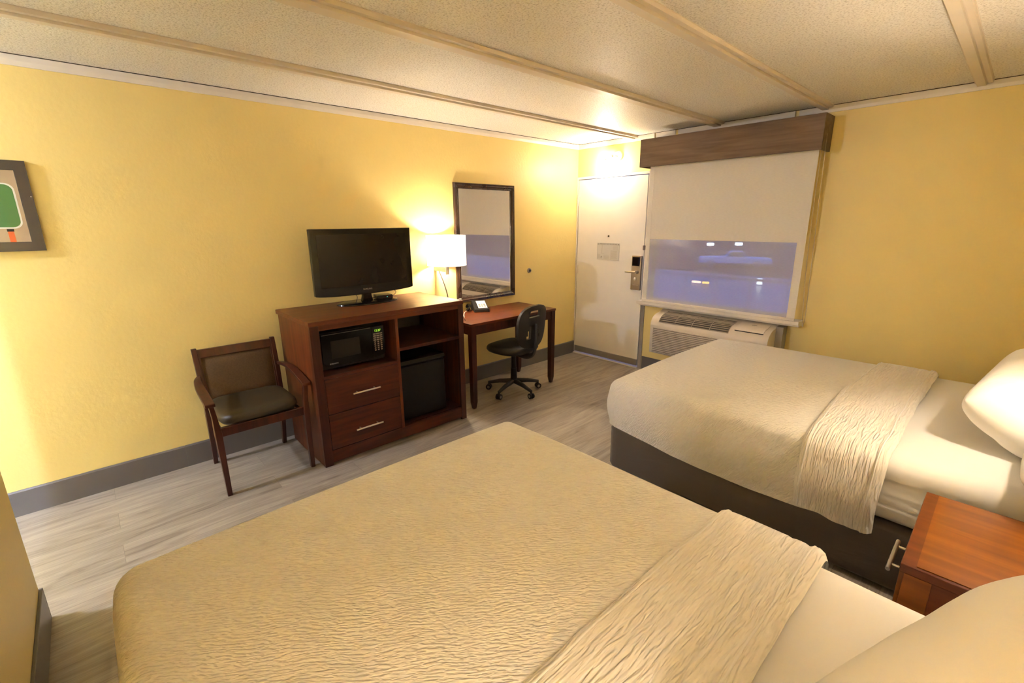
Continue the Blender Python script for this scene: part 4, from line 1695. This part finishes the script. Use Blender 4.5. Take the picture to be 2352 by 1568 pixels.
def make_bed(label, clabel, cx_, cy_, seed):
    t = thing('queen_bed', label, 'bed', (cx_, cy_, 0), 0, 'queen beds')
    obj('box_spring', rounded_slab(-HX, HX - 0.03, BW / 2, 0.02, 0.315, 0.022, 0.0, seed, 60, 0.006), BEDBASE, t, smooth=True)
    obj('mattress', rounded_slab(-HX + 0.005, HX - 0.03, BW / 2, 0.318, ZT - 0.006, 0.075, 0.006, seed, 90, 0.011), SHEET, t, smooth=True)
    for sx in (-0.85, 0.85):
        for sy in (-0.6, 0.6):
            bm = bm_new()
            add_cyl(bm, (sx, sy, 0), (sx, sy, 0.03), 0.03, seg=12)
            obj('bed_glide', bm, BLACK, t)
    cv = obj('bed_coverlet', drape_mesh(seed), QUILT, None, smooth=True, loc=(cx_, cy_, 0))
    tag(cv, clabel, 'coverlet', 'white coverlets on the beds')
    fbm, rp = fold_mesh(seed)
    fo = obj('turned_down_fold', fbm, QUILTB, cv, smooth=True)
    for pl_ in rp.values():
        bm = bm_new()
        add_tube(bm, pl_, 0.0032, 6)
        obj('piping', bm, SHEET, fo, smooth=True)
    return t, cv


B1 = (2.975, -3.645)
B2 = (2.985, -1.245)
make_bed('nearer queen bed with white bedding filling the foreground', 'cream white textured coverlet draped over the nearer bed', B1[0], B1[1], 3.1)
make_bed('far queen bed with charcoal box spring below the window', 'white textured coverlet on the far bed below the window', B2[0], B2[1], 11.7)


def pillow(label, loc, rot, w2=0.36, h2=0.24, th=0.10, seed=0.0, group='white pillows on the beds'):
    """closed soft pillow with pulled corners; local x = width, y = height, z = thickness"""
    bm = bm_new()
    n_ = 30
    def P(u_, v_, sg):
        x = u_ * w2 * math.sqrt(1 - 0.13 * v_ ** 6)
        y = v_ * h2 * math.sqrt(1 - 0.16 * u_ ** 6)
        b_ = max(0, (1 - abs(u_) ** 3.4)) ** 0.55 * max(0, (1 - abs(v_) ** 3.4)) ** 0.55
        z = sg * th * b_ * (1 + 0.13 * wr(u_ * 1.6, v_ * 1.6, seed + sg))
        z += 0.006 * wr(u_ * 4, v_ * 4, seed + 7)
        return (x, y, z)
    T = [[bm.verts.new(P(-1 + 2 * i / n_, -1 + 2 * j / n_, 1)) for j in range(n_ + 1)] for i in range(n_ + 1)]
    Bv = [[(T[i][j] if i in (0, n_) or j in (0, n_) else bm.verts.new(P(-1 + 2 * i / n_, -1 + 2 * j / n_, -1))) for j in range(n_ + 1)] for i in range(n_ + 1)]
    for i in range(n_):
        for j in range(n_):
            bm.faces.new((T[i][j], T[i + 1][j], T[i + 1][j + 1], T[i][j + 1]))
            bm.faces.new((Bv[i][j], Bv[i][j + 1], Bv[i + 1][j + 1], Bv[i + 1][j]))
    o = obj('bed_pillow', bm, PILLOWM, None, smooth=True, loc=loc, rot=rot)
    ss = o.modifiers.new('s', 'SUBSURF')
    ss.levels = 1
    ss.render_levels = 1
    return tag(o, label, 'pillow', group)


# width along y, leaned back against the headboard
pillow('white pillow propped at the head of the far bed, farther from the nightstand', (3.743, -1.406, 0.812), (R(30.6), R(-9.8), R(79.3)), 0.362, 0.200, 0.13, 2.0)
pillow('white pillow at the head of the far bed, next to the nightstand', (3.85, -1.965, 0.735), (R(12), R(-2), R(88)), 0.24, 0.145, 0.085, 5.0)
pillow('large white pillow in the lower right corner on the nearer bed', (3.70, -3.626, 0.835), (R(48.7), R(-3.1), R(69.9)), 0.357, 0.242, 0.118, 8.0)

# ------------------------------------------------------------------ nightstand
ns = thing('nightstand', 'orange brown wooden nightstand between the two beds', 'nightstand', (3.495, -2.432, 0))
NW, NH, ND_ = 0.272, 0.60, 0.48
box('top_inlay', (0.035, ND_ - 0.0, -NW + 0.012, NW - 0.012, NH - 0.006, NH + 0.0005), NSWOOD, ns)
bm = bm_new()
add_box(bm, 0.0, ND_, -NW, NW, NH - 0.030, NH - 0.002, 0.003)
obj('top', bm, NSEDGE, ns)
for sy in (-1, 1):
    bm = bm_new()
    a, b_ = (-NW + 0.006, -NW + 0.026) if sy < 0 else (NW - 0.026, NW - 0.006)
    add_box(bm, 0.012, ND_, a, b_, 0.0, NH - 0.030)
    sd = obj('side_panel', bm, NSEDGE, ns)
    bm = bm_new()
    o_ = -NW + 0.001 if sy < 0 else NW - 0.006
    add_box(bm, 0.012, 0.075, o_, o_ + 0.005, 0.0, NH - 0.030, 0.001)
    obj('corner_strip', bm, NSWOOD, sd)
box('drawer_front', (0.0, 0.014, -NW + 0.028, NW - 0.028, 0.36, NH - 0.036), NSWOOD, ns, bev=0.002)
bm = bm_new()
add_cyl(bm, (-0.030, -0.190, 0.510), (-0.030, 0.000, 0.510), 0.0065, seg=14)
for q in (-0.155, -0.035):
    add_cyl(bm, (0.002, q, 0.510), (-0.030, q, 0.510), 0.0045, seg=10)
obj('bar_handle', bm, CHROME, ns, smooth='auto')
box('back_panel', (ND_ - 0.01, ND_, -NW + 0.026, NW - 0.026, 0.05, NH - 0.03), NSEDGE, ns)
box('lower_shelf', (0.014, ND_ - 0.01, -NW + 0.026, NW - 0.026, 0.08, 0.10), NSEDGE, ns)

# ------------------------------------------------------------------ outside, seen through the sheer shade (the room is one floor up)
GZ = -2.6
bm = bm_new()
add_box(bm, -300, 300, 1.9, 33, GZ - 0.1, GZ)
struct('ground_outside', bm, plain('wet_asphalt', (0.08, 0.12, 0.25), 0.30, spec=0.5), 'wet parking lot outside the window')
bm = bm_new()
add_box(bm, -300, 300, 33, 400, GZ - 0.1, GZ + 0.02)
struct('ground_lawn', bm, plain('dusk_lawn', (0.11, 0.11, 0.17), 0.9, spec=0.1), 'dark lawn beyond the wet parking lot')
bm = bm_new()
add_box(bm, -3, 6, 0.15, 1.75, -0.28, -0.12)
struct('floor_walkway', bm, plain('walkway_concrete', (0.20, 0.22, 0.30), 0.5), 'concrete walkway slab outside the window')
rl = thing('walkway_railing', 'thin metal railing outside the window', 'railing', (0, 1.65, -0.12))
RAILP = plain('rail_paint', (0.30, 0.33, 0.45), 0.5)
for z in (0.12, 0.98):
    box('rail', (-3, 4, -0.015, 0.015, z, z + 0.025), RAILP, rl)
for i in range(16):
    x = -2.8 + i * 0.42
    box('baluster', (x - 0.006, x + 0.006, -0.006, 0.006, 0.0, 0.98), RAILP, rl)


def car_at(name, label, loc, rz, L_=4.6, cab=(0.28, 0.66), col=(0.62, 0.66, 0.75)):
    t = thing(name, label, 'car', loc, rz)
    m = plain('car_paint_pale', col, 0.3)
    bm = bm_new()
    side = [(0, 0.35), (0.02, 0.75), (0.12, 0.86), (L_ * cab[0], 0.92), (L_ * 0.95, 0.84), (L_, 0.7), (L_, 0.35)]
    add_prism(bm, side, 'y', -0.88, 0.88)
    obj('body', bm, m, t, bevel=0.06)
    bm = bm_new()
    add_hull(bm, [(L_ * cab[0], -0.80, 0.88), (L_ * cab[1] + 0.4, -0.80, 0.88), (L_ * cab[1] + 0.4, 0.80, 0.88), (L_ * cab[0], 0.80, 0.88)],
             [(L_ * cab[0] + 0.45, -0.66, 1.42), (L_ * cab[1], -0.66, 1.42), (L_ * cab[1], 0.66, 1.42), (L_ * cab[0] + 0.45, 0.66, 1.42)])
    obj('cabin', bm, m, t, bevel=0.05)
    for s_ in (-1, 1):
        bm = bm_new()
        add_hull(bm, [(L_ * cab[0] + 0.22, s_ * 0.80, 0.96), (L_ * cab[1] + 0.22, s_ * 0.80, 0.96), (L_ * cab[1] + 0.22, s_ * 0.82, 0.96), (L_ * cab[0] + 0.22, s_ * 0.82, 0.96)],
                 [(L_ * cab[0] + 0.50, s_ * 0.70, 1.34), (L_ * cab[1] - 0.02, s_ * 0.70, 1.34), (L_ * cab[1] - 0.02, s_ * 0.72, 1.34), (L_ * cab[0] + 0.50, s_ * 0.72, 1.34)])
        obj('side_window', bm, plain('car_glass', (0.10, 0.13, 0.20), 0.2), t)
    for x in (L_ * 0.18, L_ * 0.80):
        for s_ in (-1, 1):
            bm = bm_new()
            add_cyl(bm, (x, s_ * 0.74, 0.33), (x, s_ * 0.90, 0.33), 0.33, seg=24)
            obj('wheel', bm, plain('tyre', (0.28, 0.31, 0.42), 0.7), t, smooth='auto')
    return t


car_at('parked_pickup', 'pale pickup truck parked outside, seen through the sheer shade', (-16.6, 38.0, GZ + 0.02), R(24), 6.0, (0.36, 0.60), (0.92, 0.93, 0.98))
STG = mat_emit('street_glow', (0.75, 0.88, 1.0), 7.0)
for lab, p, h_ in (('left one of two bright path lights beyond the pickup truck', (-25.6, 60, GZ + 0.02), 0.70), ('right one of two bright path lights beyond the pickup truck', (-21.8, 60, GZ + 0.02), 0.85)):
    t = thing('path_light', lab, 'lamp', p, R(30), 'path lights beyond the lot')
    bm = bm_new()
    add_cyl(bm, (0, 0, 0), (0, 0, h_), 0.06, seg=10)
    obj('pole', bm, RAILP, t)
    bm = bm_new()
    add_box(bm, -0.45, 0.45, -0.10, 0.10, h_, h_ + 0.34, 0.05)
    obj('lamp_head', bm, STG, t)
for lab, p, dim, c_, s_ in (('pinkish glowing block standing in for a car light on the wet lot, seen through the sheer shade', (-10.9, 26, GZ), (0.30, 0.07), (1.0, 0.62, 0.50), 2.6),
                            ('amber glowing block standing in for a car light on the wet lot, seen through the sheer shade', (-10.25, 26, GZ), (0.22, 0.07), (1.0, 0.55, 0.15), 2.6),
                            ('small glowing block standing in for a white reflection on the wet lot, seen through the sheer shade', (-7.6, 28.0, GZ), (0.15, 0.20), (0.75, 0.88, 1.0), 2.2)):
    t = thing('lot_glow', lab, 'light', p, 0, 'glows standing in for car lights and a reflection')  # glowing blocks added for car lights and a reflection on wet ground
    bm = bm_new()
    add_cyl(bm, (0, 0, 0), (0, 0, 0.05), dim[0] * 0.4, seg=14)
    obj('base', bm, RAILP, t)
    bm = bm_new()
    add_box(bm, -dim[0], dim[0], -0.08, 0.08, 0.05, 0.05 + dim[1] * 2, 0.03)
    obj('lens', bm, mat_emit('lot_glow_emit_%d' % int(c_[2] * 100 + dim[0] * 1000), c_, s_), t)
